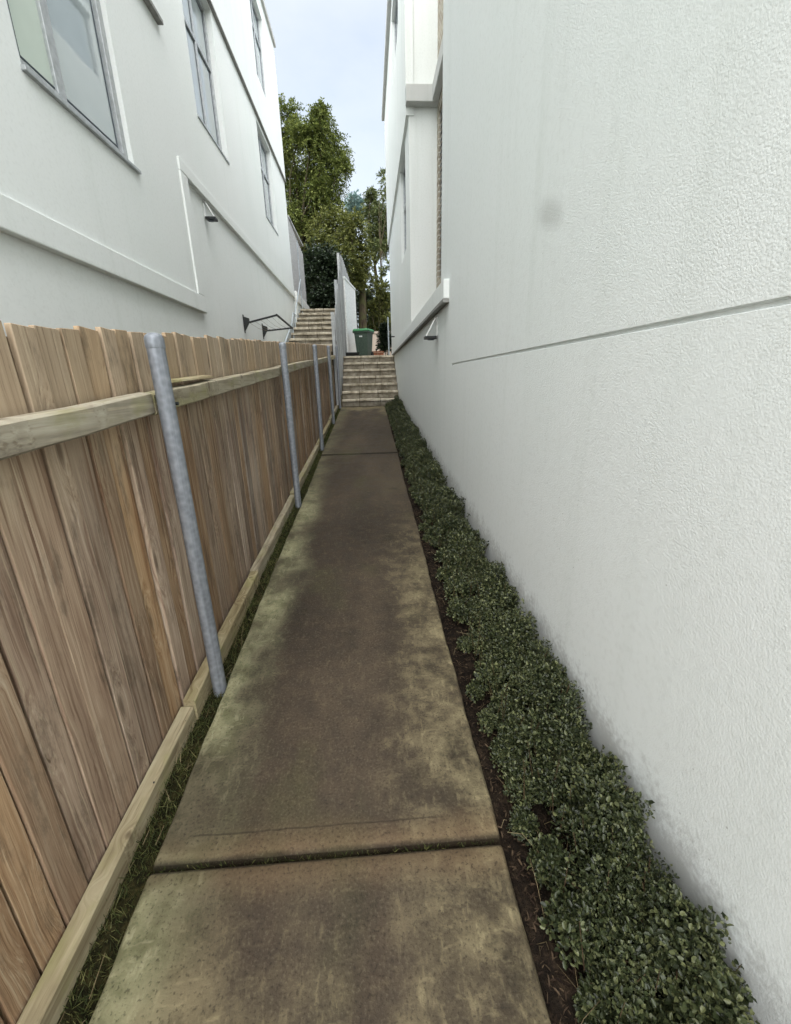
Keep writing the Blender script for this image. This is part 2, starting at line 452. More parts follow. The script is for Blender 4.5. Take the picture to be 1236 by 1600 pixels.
def make_leaf(name, dark, mid, lite, rough=0.5, spec=0.35, trans=0.25):
    m = NT(name, rough, spec); r = m.island(); p = m.geo_pos()
    n = m.noise(p, 3.0, 3)
    f = m.math('ADD', m.math('MULTIPLY', r, 0.62), m.math('MULTIPLY', n, 0.36))
    c = m.ramp(f, [(0.16, dark), (0.5, mid), (0.86, lite)])
    m.col(c)
    if trans:
        tr = m.n.new('ShaderNodeBsdfTranslucent'); m.set(tr.inputs['Color'], c)
        mx = m.n.new('ShaderNodeMixShader'); mx.inputs[0].default_value = trans
        m.l.new(m.b.outputs[0], mx.inputs[1]); m.l.new(tr.outputs[0], mx.inputs[2])
        m.l.new(mx.outputs[0], m.n['Material Output'].inputs['Surface'])
    return m.done()
M_hedge = make_leaf('hedge_leaf', rgb(34, 40, 25), rgb(58, 66, 41), rgb(112, 116, 78), 0.42, 0.4, 0.15)
M_grass = make_leaf('grass_blade', rgb(40, 48, 24), rgb(70, 78, 42), rgb(118, 116, 74), 0.6, 0.2, 0.2)
M_litter = make_leaf('leaf_litter', rgb(24, 18, 14), rgb(44, 34, 27), rgb(88, 74, 58), 0.8, 0.1, 0.0)
M_straw = make_leaf('dry_stalk', rgb(74, 64, 46), rgb(104, 92, 68), rgb(146, 132, 104), 0.7, 0.1, 0.0)
M_lf_A = make_leaf('feathery_leaf', rgb(52, 63, 31), rgb(90, 101, 49), rgb(132, 139, 78), 0.55, 0.2, 0.35)
M_lf_B = make_leaf('olive_leaf', rgb(49, 56, 27), rgb(86, 92, 46), rgb(126, 128, 73), 0.55, 0.2, 0.35)
M_lf_C = make_leaf('soft_green_leaf', rgb(54, 67, 39), rgb(92, 103, 63), rgb(134, 138, 94), 0.55, 0.2, 0.35)
M_lf_D = make_leaf('dark_evergreen_leaf', rgb(20, 28, 20), rgb(38, 50, 34), rgb(66, 80, 54), 0.5, 0.3, 0.15)
M_lf_G = make_leaf('blue_green_leaf', rgb(70, 96, 96), rgb(108, 134, 130), rgb(150, 172, 166), 0.55, 0.2, 0.3)

def make_bark(name, a, b, moss):
    m = NT(name, 0.9, 0.1); p = m.geo_pos()
    n = m.noise(m.map(p, (9, 9, 2)), 1.5, 5, 0.65)
    c = m.ramp(n, [(0.35, a), (0.65, b)])
    c = m.mix(m.rng(m.noise(p, 3, 3), 0.45, 0.6, 0, 0.7), c, moss)
    m.col(c); m.bump(n, 0.8, 0.03)
    return m.done()
M_bark = make_bark('bark', rgb(46, 40, 32), rgb(84, 76, 62), rgb(74, 78, 48))
M_twig = make_bark('twig_bark', rgb(50, 40, 30), rgb(92, 76, 58), rgb(80, 74, 50))

def make_glass(name, c, rough=0.02, ior=3.0):
    m = NT(name, rough, 0.5)
    m.b.inputs['IOR'].default_value = ior
    p = m.geo_pos()
    n = m.noise(p, 1.2, 3)
    m.col(m.ramp(n, [(0.3, tuple(x * 0.85 for x in c[:3]) + (1,)), (0.7, c)]))
    m.bump(m.noise(p, 1.1, 1), 0.012, 0.01)
    return m.done()
M_glass = make_glass('window_glass', (0.36, 0.41, 0.42, 1))  # pale base colour stands in for the bright sky reflection
M_blind = make_glass('glass_over_pale_blind', (0.56, 0.64, 0.56, 1), 0.08, 1.5)
M_alu = flat('aluminium_frame', (0.42, 0.44, 0.45, 1), 0.4, 0.5, 0.35)
M_gasket = flat('dark_gasket', (0.035, 0.045, 0.06, 1), 0.5)
M_blackmetal = flat('black_powder_coat', (0.018, 0.02, 0.02, 1), 0.45)
M_white = flat('white_enamel', (0.78, 0.79, 0.77, 1), 0.4)
M_pipe = flat('grey_blue_pipe', (0.42, 0.47, 0.50, 1), 0.45, 0.4, 0.3)
M_binbody = flat('bin_dark_green_plastic', rgb(74, 88, 78), 0.5)
M_binlid = flat('bin_bright_green_lid', rgb(62, 126, 80), 0.55)
M_rubber = flat('black_rubber', (0.016, 0.018, 0.018, 1), 0.6)
M_sheet = flat('grey_steel_sheet', rgb(172, 172, 172), 0.5)
M_terra = stucco('pink_render', rgb(208, 192, 178), 0.3, 0.3)
M_sticker = flat('white_sticker', (0.7, 0.72, 0.7, 1), 0.5)

def make_brick(name, a, b, mortar, sc):
    m = NT(name, 0.9, 0.1); p = m.geo_pos(); s = m.sep(p)
    cb = m.n.new('ShaderNodeCombineXYZ'); m.set(cb.inputs[0], m.math('ADD', s['Y'], s['X'])); m.set(cb.inputs[1], s['Z'])
    t = m.n.new('ShaderNodeTexBrick'); m.l.new(cb.outputs[0], t.inputs['Vector'])
    t.inputs['Scale'].default_value = 1.0; t.inputs['Brick Width'].default_value = 0.24; t.inputs['Row Height'].default_value = 0.086
    t.inputs['Mortar Size'].default_value = 0.008
    t.inputs['Color1'].default_value = a; t.inputs['Color2'].default_value = b; t.inputs['Mortar'].default_value = mortar
    m.col(m.mix(m.rng(m.noise(p, 25, 4), 0.4, 0.7, 0, 0.4), t.outputs['Color'], tuple(x * 0.6 for x in a[:3]) + (1,)))
    m.bump(t.outputs['Fac'], -0.6, 0.01)
    return m.done()
M_tanbrick = make_brick('tan_brick', rgb(176, 168, 152), rgb(140, 132, 118), rgb(204, 200, 190), 1)
M_redbrick = make_brick('red_brick', rgb(150, 98, 76), rgb(128, 84, 66), rgb(160, 140, 120), 1)

# ------------------------------------------------------------------ setting: ground, path, beds, landing
S = 0.075
zp = lambda y: -1.46 + S * y            # the path's own surface
PY0, PY1 = -2.6, 10.93

def ground_z(x, y):
    if y < -2.6: z = zp(-2.6) - 0.09
    elif y < 10.95: z = zp(y) - 0.09
    elif y < 13.2: z = zp(10.95) - 0.09 + (y - 10.95) / 2.25 * 1.25
    else: z = 0.52 + 0.045 * min(y - 13.2, 12) + 0.004 * max(0, min(y - 25, 300))
    return z
gx = [-400, -120, -40, -15, -6, -2, 0, 2, 6, 15, 40, 120, 400]
gy = [-400, -120, -40, -12, -5, -2.6, 0, 4, 8, 10.95, 11.4, 12, 12.6, 13.2, 16, 20, 25, 32, 45, 70, 120, 250, 600]
g = MB()
for x in gx:
    for y in gy: g.v.append((x, y, ground_z(x, y)))
ny = len(gy)
for i in range(len(gx) - 1):
    for j in range(ny - 1):
        a = i * ny + j; g.f.append((a, a + ny, a + ny + 1, a + 1))
tag(g.build('ground', M_ground), kind='structure')

path = empty('path', (0, 0, 0), 'stained concrete footpath rising gently between fence and hedge', 'path')
path['kind'] = 'structure'
xl = lambda y: -0.725 + 0.004 * math.sin(y * 1.7) + 0.0022 * math.sin(y * 13.1) + 0.0018 * math.sin(y * 37 + 1) * math.sin(y * 3.1)
xr = lambda y: 0.352 + 0.007 * min(max(y, 0), 9) / 2 + 0.004 * math.sin(y * 2.3) + 0.0024 * math.sin(y * 11.3 + 2) + 0.0018 * math.sin(y * 41) * math.sin(y * 2.7 + 1)
def slab(y0, y1):
    n = max(2, int((y1 - y0) / 0.04)); mb = MB()
    ys = [y0 + (y1 - y0) * i / n for i in range(n + 1)]
    b = 0.012                                               # rounded arris
    prof = lambda y: [(xl(y), zp(y) - 0.10), (xl(y), zp(y) - b), (xl(y) + b * .35, zp(y) - b * .35), (xl(y) + b, zp(y)),
                      (xr(y) - b, zp(y)), (xr(y) - b * .35, zp(y) - b * .35), (xr(y), zp(y) - b), (xr(y), zp(y) - 0.10)]
    rows = []
    for j, y in enumerate(ys):
        pr = prof(y)
        dz = -b * 0.8 if j in (0, n) else 0
        rows.append([(x, y, z + dz) for x, z in pr])
    for e, yy in ((0, y0 + b), (1, y1 - b)):
        pr = prof(yy); row = [(x, yy, z) for x, z in pr]
        if e == 0: rows.insert(1, row)
        else: rows.insert(len(rows) - 1, row)
    base = 0
    for r in rows: mb.v += r
    k = 8
    for j in range(len(rows) - 1):
        for i in range(k - 1):
            mb.f.append((j * k + i, j * k + i + 1, (j + 1) * k + i + 1, (j + 1) * k + i))
    mb.f.append(tuple(range(k))); mb.f.append(tuple((len(rows) - 1) * k + i for i in range(k - 1, -1, -1)))
    return kid(mb, 'slab', M_conc, path, smooth=True)
slab(PY0, 0.906); slab(0.925, 5.972); slab(6.012, PY1)

def strip(name, xa, xb, dz, mat, amp, seed):
    r = random.Random(seed); mb = MB(); nx, nyy = 8, 150
    for i in range(nx + 1):
        for j in range(nyy + 1):
            y = PY0 + (10.95 - PY0) * j / nyy
            mb.v.append((xa + (xb - xa) * i / nx, y, zp(y) + dz + r.uniform(-amp, amp)))
    for i in range(nx):
        for j in range(nyy):
            a = i * (nyy + 1) + j; mb.f.append((a, a + nyy + 1, a + nyy + 2, a + 1))
    return tag(mb.build(name, mat, smooth=True), kind='structure')
strip('soil_bed', 0.335, 0.80, -0.035, M_soil, 0.012, 1)
strip('soil_verge', -1.1, -0.71, -0.045, M_moss, 0.010, 2)

mb = MB(); mb.box(-0.86, 3.2, 13.06, 16.4, 0.40, 0.672)
tag(mb.build('landing', M_pave), 'pale paved landing above the stone steps', kind='structure')
mb = MB(); mb.box(-8.0, -0.80, 14.25, 40.0, 0.2, 2.10)
tag(mb.build('upper_terrace', M_ground, bevel=0.03), 'raised garden terrace behind the left steps', kind='structure')

# ------------------------------------------------------------------ walls with openings
def wall_face(mb, X, sg, y0, y1, z0, z1, ops=(), depth=0.12, thick=0.2, rim=True):
    """face of a wall in the plane x=X, outside towards sg; ops are (y0,y1,z0,z1) with reveals"""
    ys = sorted({y0, y1} | {o[0] for o in ops} | {o[1] for o in ops}); zs = sorted({z0, z1} | {o[2] for o in ops} | {o[3] for o in ops})
    ys = [y for y in ys if y0 <= y <= y1]; zs = [z for z in zs if z0 <= z <= z1]
    B = X - sg * thick
    for a, b in zip(ys, ys[1:]):
        for c, d in zip(zs, zs[1:]):
            ym, zm = (a + b) / 2, (c + d) / 2
            if any(o[0] < ym < o[1] and o[2] < zm < o[3] for o in ops): continue
            mb.poly([(X, a, c), (X, b, c), (X, b, d), (X, a, d)])
    for o in ops:
        a, b, c, d = max(o[0], y0), min(o[1], y1), max(o[2], z0), min(o[3], z1); R = X - sg * depth
        mb.poly([(X, a, c), (R, a, c), (R, a, d), (X, a, d)]); mb.poly([(X, b, c), (R, b, c), (R, b, d), (X, b, d)])
        mb.poly([(X, a, c), (X, b, c), (R, b, c), (R, a, c)]); mb.poly([(X, a, d), (X, b, d), (R, b, d), (R, a, d)])
    if rim:
        for (p, q) in (((y0, z0), (y1, z0)), ((y1, z0), (y1, z1)), ((y1, z1), (y0, z1)), ((y0, z1), (y0, z0))):
            mb.poly([(X, p[0], p[1]), (X, q[0], q[1]), (B, q[0], q[1]), (B, p[0], p[1])])
    return mb

def window(parent, X, sg, y0, y1, z0, z1, depth, cols, transom=None, panes=None, fw=0.045, label=None, gap=True):
    """window part: frame mesh > pane sub-parts; set back by depth from the wall plane X"""
    F = X - sg * (depth - 0.045); G = X - sg * (depth - 0.012)
    def bar(m, a, b, c, d, f=0.0): m.box(min(F + sg * f, X - sg * depth), max(F + sg * f, X - sg * depth), a, b, c, d)
    fr = MB()
    bar(fr, y0, y0 + fw, z0, z1); bar(fr, y1 - fw, y1, z0, z1)
    bar(fr, y0 + fw, y1 - fw, z0, z0 + fw); bar(fr, y0 + fw, y1 - fw, z1 - fw, z1)
    w = (y1 - y0 - 2 * fw); edges = [y0 + fw] + [y0 + fw + w * c for c in cols] + [y1 - fw]
    for e in edges[1:-1]: bar(fr, e - fw * .6, e + fw * .6, z0 + fw, z1 - fw, -0.004)
    rows = [z0 + fw, z1 - fw]
    if transom: 
        for a, b in zip(edges, edges[1:]):
            bar(fr, a + (fw * .6 if a != edges[0] else 0), b - (fw * .6 if b != edges[-1] else 0), transom - fw * .5, transom + fw * .5, -0.002)
        rows = [z0 + fw, transom, z1 - fw]
    f = kid(fr, 'window', M_alu, parent, bevel=0.004)
    if label: f['label'] = label
    k = 0
    for a, b in zip(edges, edges[1:]):
        for c, d in zip(rows, rows[1:]):
            p = MB(); i = 0.008
            p.box(min(G, G + sg * 0.006), max(G, G + sg * 0.006), a + i, b - i, c + i, d - i)
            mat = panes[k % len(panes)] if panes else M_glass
            kid(p, 'pane', mat, f)
            gk = MB(); t = 0.012; G2 = G + sg * 0.010
            lo, hi = min(G, G2), max(G, G2)
            a2, b2, c2, d2 = a + .03, b - .03, c + .026, d - .026
            gk.box(lo, hi, a2, a2 + t, c2, d2); gk.box(lo, hi, b2 - t, b2, c2, d2)
            gk.box(lo, hi, a2 + t, b2 - t, c2, c2 + t); gk.box(lo, hi, a2 + t, b2 - t, d2 - t, d2)
            kid(gk, 'glazing_bead', M_gasket, f)
            k += 1
    return f

# ------------------------------------------------------------------ left building
XL = -2.05
Y0B = -1.3                                     # both buildings start just behind the camera, at the street
bl = empty('white_building', (XL, 5, -1.5), 'white rendered three-storey building behind the timber fence on the left', 'building')
w1 = (3.40, 4.70, 1.90, 3.42); w2 = (6.76, 8.02, 3.30, 5.13); w3 = (10.55, 11.80, 3.42, 5.08)
w4 = (10.95, 12.15, 6.02, 7.62); w5 = (6.7, 8.0, 6.02, 7.62); w6 = (2.6, 4.4, 5.6, 7.4)
YE = 13.55
m1 = MB(); wall_face(m1, XL - 0.035, 1, Y0B, 5.95, -1.75, 1.0, rim=False); wall_face(m1, XL - 0.035, 1, 5.95, YE, -1.75, 2.40, rim=False); kid(m1, 'lower_wall', M_wallL, bl)
m2 = MB()
wall_face(m2, XL, 1, Y0B, 5.90, 0.96, 3.64, [w1], 0.10)
wall_face(m2, XL, 1, 5.90, YE, 2.39, 5.18, [w2, w3], 0.13)
kid(m2, 'middle_wall', M_wallL, bl, weld=True)
m3 = MB()
wall_face(m3, XL + 0.035, 1, Y0B, 5.82, 3.62, 8.0, [w6], 0.12)
wall_face(m3, XL + 0.035, 1, 5.82, YE + 0.02, 5.16, 8.0, [w4, w5], 0.12)
kid(m3, 'upper_wall', M_wallL, bl, weld=True)
m4 = MB(); m4.box(-9.5, XL - 0.2, Y0B, Y0B + .15, -1.75, 7.99); m4.box(-9.5, XL - 0.15, YE - 0.15, YE - 0.01, -1.75, 7.99)
m4.box(-9.6, XL - 0.1, Y0B, YE - 0.02, 7.80, 7.95); m4.box(-9.6, -9.45, Y0B, YE - 0.02, -1.75, 7.80)
kid(m4, 'end_walls', M_wallL, bl)
kid(MB().box(XL - 0.30, XL + 0.085, Y0B - .05, YE + 0.05, 7.99, 8.10), 'coping', M_ledge, bl, bevel=0.01)
# proud plain mouldings
kid(MB().box(XL - 0.05, XL + 0.022, Y0B + .02, 6.005, 0.868, 1.060), 'moulding', M_trim, bl, bevel=0.008)
kid(MB().box(XL - 0.05, XL + 0.020, 5.80, 6.003, 1.062, 2.328), 'moulding', M_trim, bl, bevel=0.008)
kid(MB().box(XL - 0.05, XL + 0.022, 5.80, YE + 0.012, 2.330, 2.455), 'moulding', M_trim, bl, bevel=0.008)
kid(MB().box(XL - 0.05, XL + 0.060, Y0B + .02, 5.84, 3.600, 3.640), 'shade_line', M_shade_trim, bl, bevel=0.004)  # dark strip painting the shadow under the proud upper wall
kid(MB().box(XL - 0.05, XL + 0.050, 5.84, YE + 0.03, 5.150, 5.176), 'shade_line', M_shade_trim, bl, bevel=0.004)  # same painted shadow line, one storey step higher
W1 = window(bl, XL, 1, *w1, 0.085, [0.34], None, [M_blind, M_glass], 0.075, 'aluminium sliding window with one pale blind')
kid(MB().box(XL - 0.09, XL + 0.028, w1[0] - 0.01, w1[1] + 0.06, w1[2] - 0.03, w1[2] - 0.002), 'sill', M_alu, bl, bevel=0.004)
window(bl, XL, 1, *w2, 0.125, [0.52], 4.42, None, 0.05, 'tall window of four panes set deep in the wall')
kid(MB().box(XL - 0.12, XL + 0.014, w2[0], w2[1], w2[2] - 0.02, w2[2] + 0.004), 'sill', M_alu, bl)
window(bl, XL, 1, *w3, 0.125, [0.5], 4.45, None, 0.05)
kid(MB().box(XL - 0.12, XL + 0.014, w3[0], w3[1], w3[2] - 0.02, w3[2] + 0.004), 'sill', M_alu, bl)
for w in (w4, w5, w6):
    window(bl, XL + 0.035, 1, *w, 0.115, [0.5], w[3] - 0.55, None, 0.05)

# low wall with steel sheet fence beyond the left building's corner
sf = empty('sheet_fence', (XL, 14.8, 1.0), 'grey steel sheet fence on a white plinth beyond the left building corner', 'fence')
kid(MB().box(XL - 0.12, XL + 0.03, YE + 0.03, 16.3, 0.2, 2.26), 'plinth', M_trim, sf, bevel=0.01)
kid(MB().box(XL - 0.16, XL + 0.07, YE + 0.035, 16.35, 2.262, 2.52), 'plinth_cap', M_white, sf, bevel=0.012)
for i in range(13):
    y = YE + 0.06 + i * 0.205
    mb = MB(); zt = 4.35 - 0.02 * i
    mb.hexa([(XL - .02, y, 2.521), (XL + .01, y, 2.521), (XL + .01, y + .10, 2.521), (XL - .02, y + .10, 2.521),
             (XL - .02, y, zt), (XL + .01, y, zt), (XL + .01, y + .10, zt), (XL - .02, y + .10, zt)])
    mb.hexa([(XL - .05, y + .098, 2.522), (XL - .022, y + .098, 2.522), (XL - .022, y + .206, 2.522), (XL - .05, y + .206, 2.522),
             (XL - .05, y + .098, zt), (XL - .022, y + .098, zt), (XL - .022, y + .206, zt), (XL - .05, y + .206, zt)])
    kid(mb, 'sheet', M_sheet, sf)
kid(MB().box(XL - .06, XL + .03, YE + 0.05, 16.3, 4.36, 4.41), 'top_rail', M_sheet, sf)

# ------------------------------------------------------------------ right building
XR = 0.77
br = empty('white_building', (XR, 6, -1.5), 'white textured building flanking the path on the right, with a brick recess', 'building')
TOP_N, TOP_F = 6.6, 6.95
GR0, GR1, GRE = 0.112, 0.128, 4.02            # the scored groove
m1 = MB()
def quad(mb, y0, y1, z0, z1, X=XR): mb.poly([(X, y0, z0), (X, y1, z0), (X, y1, z1), (X, y0, z1)])
quad(m1, Y0B, GRE, -1.75, GR0); quad(m1, Y0B, GRE, GR1, TOP_N)
quad(m1, GRE, 4.65, -1.75, TOP_N)
gd = 0.012
quad(m1, Y0B, GRE, GR0 + .004, GR1 - .003, XR + gd)
m1.poly([(XR, Y0B, GR0), (XR, GRE, GR0), (XR + gd, GRE, GR0 + .004), (XR + gd, Y0B, GR0 + .004)])
m1.poly([(XR, Y0B, GR1), (XR, GRE, GR1), (XR + gd, GRE, GR1 - .003), (XR + gd, Y0B, GR1 - .003)])
m1.poly([(XR, GRE, GR0), (XR, GRE, GR1), (XR + gd, GRE, GR1 - .003), (XR + gd, GRE, GR0 + .004)])
XB = 1.235                                     # back of the recess
m1.poly([(XR, 4.65, 0.86), (XR, 4.65, TOP_N), (XB + .3, 4.65, TOP_N), (XB + .3, 4.65, 0.86)])
m1.poly([(XR, Y0B, -1.75), (XR, Y0B, TOP_N), (9, Y0B, TOP_N), (9, Y0B, -1.75)])
m1.poly([(XR, Y0B, TOP_N), (XR, 4.65, TOP_N), (9, 4.65, TOP_N), (9, Y0B, TOP_N)])
m1.poly([(9, Y0B, -1.75), (9, Y0B, TOP_N), (9, 14.4, TOP_N), (9, 14.4, -1.75)])
kid(m1, 'near_wall', M_wallR, br)
m2 = MB(); quad(m2, 4.65, 7.95, -1.75, 0.86); quad(m2, 7.95, 14.4, -1.75, 0.80)
kid(m2, 'parapet_wall', M_wallR, br)
kid(MB().box(XR + .03, XB, 4.66, 7.94, 0.60, 0.68), 'recess_floor', M_pave, br)
# brick back of the recess with louvred window
lw = (5.6, 7.80, 1.55, 3.86)
m3 = MB(); wall_face(m3, XB, -1, 4.652, 7.948, 0.55, TOP_F - .3, [lw], 0.10, rim=False)
kid(m3, 'brick_wall', M_tanbrick, br)
window(br, XB, -1, *lw, 0.095, [0.5], None, None, 0.05)
for k in range(28):
    z = lw[2] + 0.05 + k * 0.08
    kid(MB().hexa([(XB + .005, lw[0] + .06, z), (XB + .045, lw[0] + .06, z + .045), (XB + .045, lw[1] - .06, z + .045), (XB + .005, lw[1] - .06, z),
                   (XB + .005, lw[0] + .06, z + .008), (XB + .045, lw[0] + .06, z + .053), (XB + .045, lw[1] - .06, z + .053), (XB + .005, lw[1] - .06, z + .008)]),
        'louvre', M_alu if k % 2 else M_shade_trim, br)
# far volume: the cheek facing the camera and the wall along the alley
rw = (8.66, 9.75, 2.28, 3.86); rw2 = (9.1, 10.7, 5.70, 6.72)
m4 = MB()
m4.poly([(XR + .02, 7.95, 0.5), (XB + .4, 7.95, 0.5), (XB + .4, 7.95, TOP_F), (XR + .02, 7.95, TOP_F)])
wall_face(m4, XR + 0.02, -1, 7.95, 14.4, 0.80, 3.90, [rw], 0.11, rim=False)
m4.poly([(XR + .02, 14.4, -1.75), (9, 14.4, -1.75), (9, 14.4, TOP_F), (XR + .02, 14.4, TOP_F)])
kid(m4, 'far_wall', M_wallF, br)
m5 = MB(); wall_face(m5, XR - 0.025, -1, 7.93, 14.42, 3.88, TOP_F, [rw2], 0.11, 0.12); kid(m5, 'far_upper_wall', M_wallF, br)
kid(MB().box(XR + .05, 9, 7.96, 14.38, TOP_F - .12, TOP_F - .02), 'roof', M_ledge, br)
kid(MB().box(XB + .35, 9, 4.65, 7.95, TOP_N - .12, TOP_N - .02), 'roof', M_ledge, br)
kid(MB().box(XR - 0.10, XR + 0.2, 7.90, 14.5, TOP_F + .002, TOP_F + .11), 'coping', M_ledge, br, bevel=0.01)
kid(MB().box(XR - 0.06, XR + 0.2, Y0B - .02, 4.70, TOP_N + .002, TOP_N + .11), 'coping', M_ledge, br, bevel=0.01)
window(br, XR + .02, -1, *rw, 0.10, [0.5], 3.2, None, 0.05)
window(br, XR - .025, -1, *rw2, 0.10, [], None, None, 0.05)
# floor band round the recess and the drip line of the upper storey
kid(MB().box(XR - 0.03, XB + .2, 7.80, 7.945, 3.985, 4.20), 'floor_band', M_ledge, br, bevel=0.01)
kid(MB().box(XB - 0.10, XB - .002, 4.66, 7.798, 3.99, 4.195), 'floor_band', M_ledge, br, bevel=0.01)
# the long ledge
kid(MB().box(XR - 0.052, XR + 0.10, 4.20, 13.10, 0.700, 0.862), 'ledge', M_trim, br, bevel=0.008)
kid(MB().box(XR - 0.060, XR + 0.09, 4.19, 13.12, 0.665, 0.698), 'ledge_shade_line', M_shade_trim, br, bevel=0.004)  # dark strip standing in for the shade under the ledge
kid(MB().box(XR - 0.010, XR + 0.12, 4.64, 8.2, 0.864, 0.884), 'ledge_flashing', M_shade_trim, br, bevel=0.003)
# grey downpipe at the foot of the far corner
mb = MB(); mb.tube([(XR - .05, 13.0, 0.66), (XR - .05, 13.0, -.0), (XR - .05, 12.4, -0.25), (XR - .05, 11.25, -.48)], 0.028, 10)
kid(mb, 'downpipe', M_pipe, br, smooth=True)
for (yy, zz) in ((12.9, 0.45), (12.6, 1.15)):
    kid(MB().box(XR - .09, XR + .01, yy - .02, yy + .02, zz - .012, zz + .012), 'pipe_bracket', M_blackmetal, br)

# ------------------------------------------------------------------ wall lamps (two, alike)
def wall_lamp(loc, sg, label, sc=1.0):
    t = empty('wall_lamp', loc, label, 'lamp', 'bracketed wall lamps')
    h, d, w = 0.19 * sc, 0.13 * sc, 0.12 * sc
    def bar(x0, x1, y0, y1, z0, z1, xt, name, mat):
        MB().hexa([(x0, y0, z0), (x1, y0, z0), (x1, y1, z0), (x0, y1, z0),
                   (xt, y0, z1), (xt + (x1 - x0), y0, z1), (xt + (x1 - x0), y1, z1), (xt, y1, z1)]).build(name, mat, t, bevel=0.002)
    a0, a1 = sorted((sg * .001, sg * .014))
    bar(a0, a1, -w * .3, w * .3, .0, h, a0, 'back_plate', M_white)
    f0, f1 = sorted((sg * (d - .012), sg * d)); ft = sorted((sg * .016, sg * .028))[0]
    bar(f0, f1, -w * .12, w * .12, .0, h - .004, ft, 'stay', M_white)
    p0, p1 = sorted((sg * .016, sg * (d + .012)))
    bar(p0, p1, -w * .5, w * .5, -.030, -.002, p0, 'lamp_head', M_blackmetal)
    MB().tube([(sg * d * .55, 0, -.032), (sg * d * .55, 0, -.040)], .035 * sc, 14).build('lens', M_gasket, t, smooth=True)
    return t
wall_lamp((XL - 0.034, 6.62, 2.12), 1, 'small bracketed wall lamp under the moulding on the left building')
wall_lamp((XR - 0.001, 4.86, 0.44), -1, 'small bracketed wall lamp below the ledge on the right building')

# ------------------------------------------------------------------ clothes line frame on the left wall
cl = empty('clothes_line', (XL - .035, 8.5, 1.0), 'black fold-out clothes line frame fixed to the left wall above the fence', 'clothes line')
XA = XL - .035
ends = []
for (y, z) in ((7.86, 0.97), (9.20, 0.99)):
    a = Vector((XA + .01, y, z)); b = Vector((-1.52, y + .04, 1.10)) if y < 8.5 else Vector((-1.50, y + .05, 1.045)); ends.append(b)
    kid(MB().tube([a, b], 0.016, 8), 'arm', M_blackmetal, cl, smooth=True)
    kid(MB().hexa([(XA, y - .02, z - .15), (XA + .012, y - .02, z - .15), (XA + .012, y + .02, z - .15), (XA, y + .02, z - .15),
                   (XA, y - .02, z + .14), (XA + .012, y - .02, z + .14), (XA + .012, y + .02, z + .14), (XA, y + .02, z + .14)]), 'wall_plate', M_blackmetal, cl)
    kid(MB().hexa([(XA + .012, y - .012, z - .12), (XA + .10, y - .012, z + .015), (XA + .10, y + .012, z + .015), (XA + .012, y + .012, z - .12),
                   (XA + .012, y - .012, z + .11), (XA + .10, y - .012, z + .08), (XA + .10, y + .012, z + .08), (XA + .012, y + .012, z + .11)]), 'gusset', M_blackmetal, cl)
kid(MB().tube([ends[0] + Vector((0, -.02, 0)), ends[1] + Vector((0, .02, 0))], 0.018, 8), 'front_bar', M_blackmetal, cl, smooth=True)
for k in range(5):
    t = 0.15 + 0.17 * k
    p = [Vector((XA, y, z)).lerp(e, t) for (y, z), e in zip(((7.86, .97), (9.20, .99)), ends)]
    mid = (p[0] + p[1]) / 2 - Vector((0, 0, 0.03))
    kid(MB().tube([p[0], mid, p[1]], 0.0025, 4), 'cord', M_straw, cl)

# ------------------------------------------------------------------ timber paling fence
fence = empty('paling_fence', (-0.84, 5, -1.2), 'weathered timber paling fence on steel posts along the left of the path', 'fence')
ftop = lambda y: 0.080 + 0.068 * y
XP = -0.868                                   # face of the palings
FO = fence.location
variants = []
rv = random.Random(5)
for k in range(14):
    w = rv.choice((0.084, 0.09, 0.094, 0.10, 0.078)); t = 0.016 + rv.uniform(0, .003); h = 1.0
    mb = MB(); n = 7
    sag = rv.uniform(-.004, .004); le = [rv.uniform(-.0016, .0016) for _ in range(n)]; ri = [rv.uniform(-.0016, .0016) for _ in range(n)]
    tilt = rv.uniform(-.004, .004)
    for i in range(n):
        u = i / (n - 1); z = 1.62 * u
        bow = sag * math.sin(math.pi * u)
        y0 = -w / 2 + le[i]; y1 = w / 2 + ri[i]
        zt0, zt1 = (z - tilt, z + tilt) if i == n - 1 else (z, z)
        mb.v += [(bow, y0, zt0), (bow + rv.uniform(-.0008, .0008), y1, zt1), (bow - t, y1, zt1), (bow - t, y0, zt0)]
    for i in range(n - 1):
        for q in range(4):
            a = i * 4 + q; b = i * 4 + (q + 1) % 4
            mb.f.append((a, b, b + 4, a + 4))
    mb.f.append((3, 2, 1, 0)); e = (n - 1) * 4; mb.f.append((e, e + 1, e + 2, e + 3))
    variants.append((mb.mesh('paling', M_paling, bevel=0.0016, seg=1), w))
back_me = MB().box(-.011, 0, -.035, .035, 0, 1.62).mesh('backing_paling', M_paling)      # lapped boards behind the gaps
y = -0.55; k = 0; last = -1
while y < 11.15:
    i = rv.randrange(len(variants))
    if i == last: i = (i + 1) % len(variants)
    last = i; me, w = variants[i]
    o = link('paling', me, fence)
    x = XP - (0.0 if k % 2 == 0 else 0.0035) + rv.uniform(-.0015, .0010)
    zt = ftop(y) + rv.uniform(-.007, .006)
    o.location = Vector((x, y + w / 2, zt - 1.62)) - FO
    o.rotation_euler = (rv.uniform(-.006, .006), 0, rv.uniform(-.012, .012))
    gap = rv.uniform(0.006, 0.011); ob = link('backing_paling', back_me, fence); ob.location = Vector((XP - .034, y + w + gap / 2, zt - 1.65)) - FO
    y += w + gap
    k += 1
posts_y = [-0.75, 1.655, 4.05, 6.44, 8.78, 11.05]
rtop = lambda y: -0.132 + 0.0665 * y
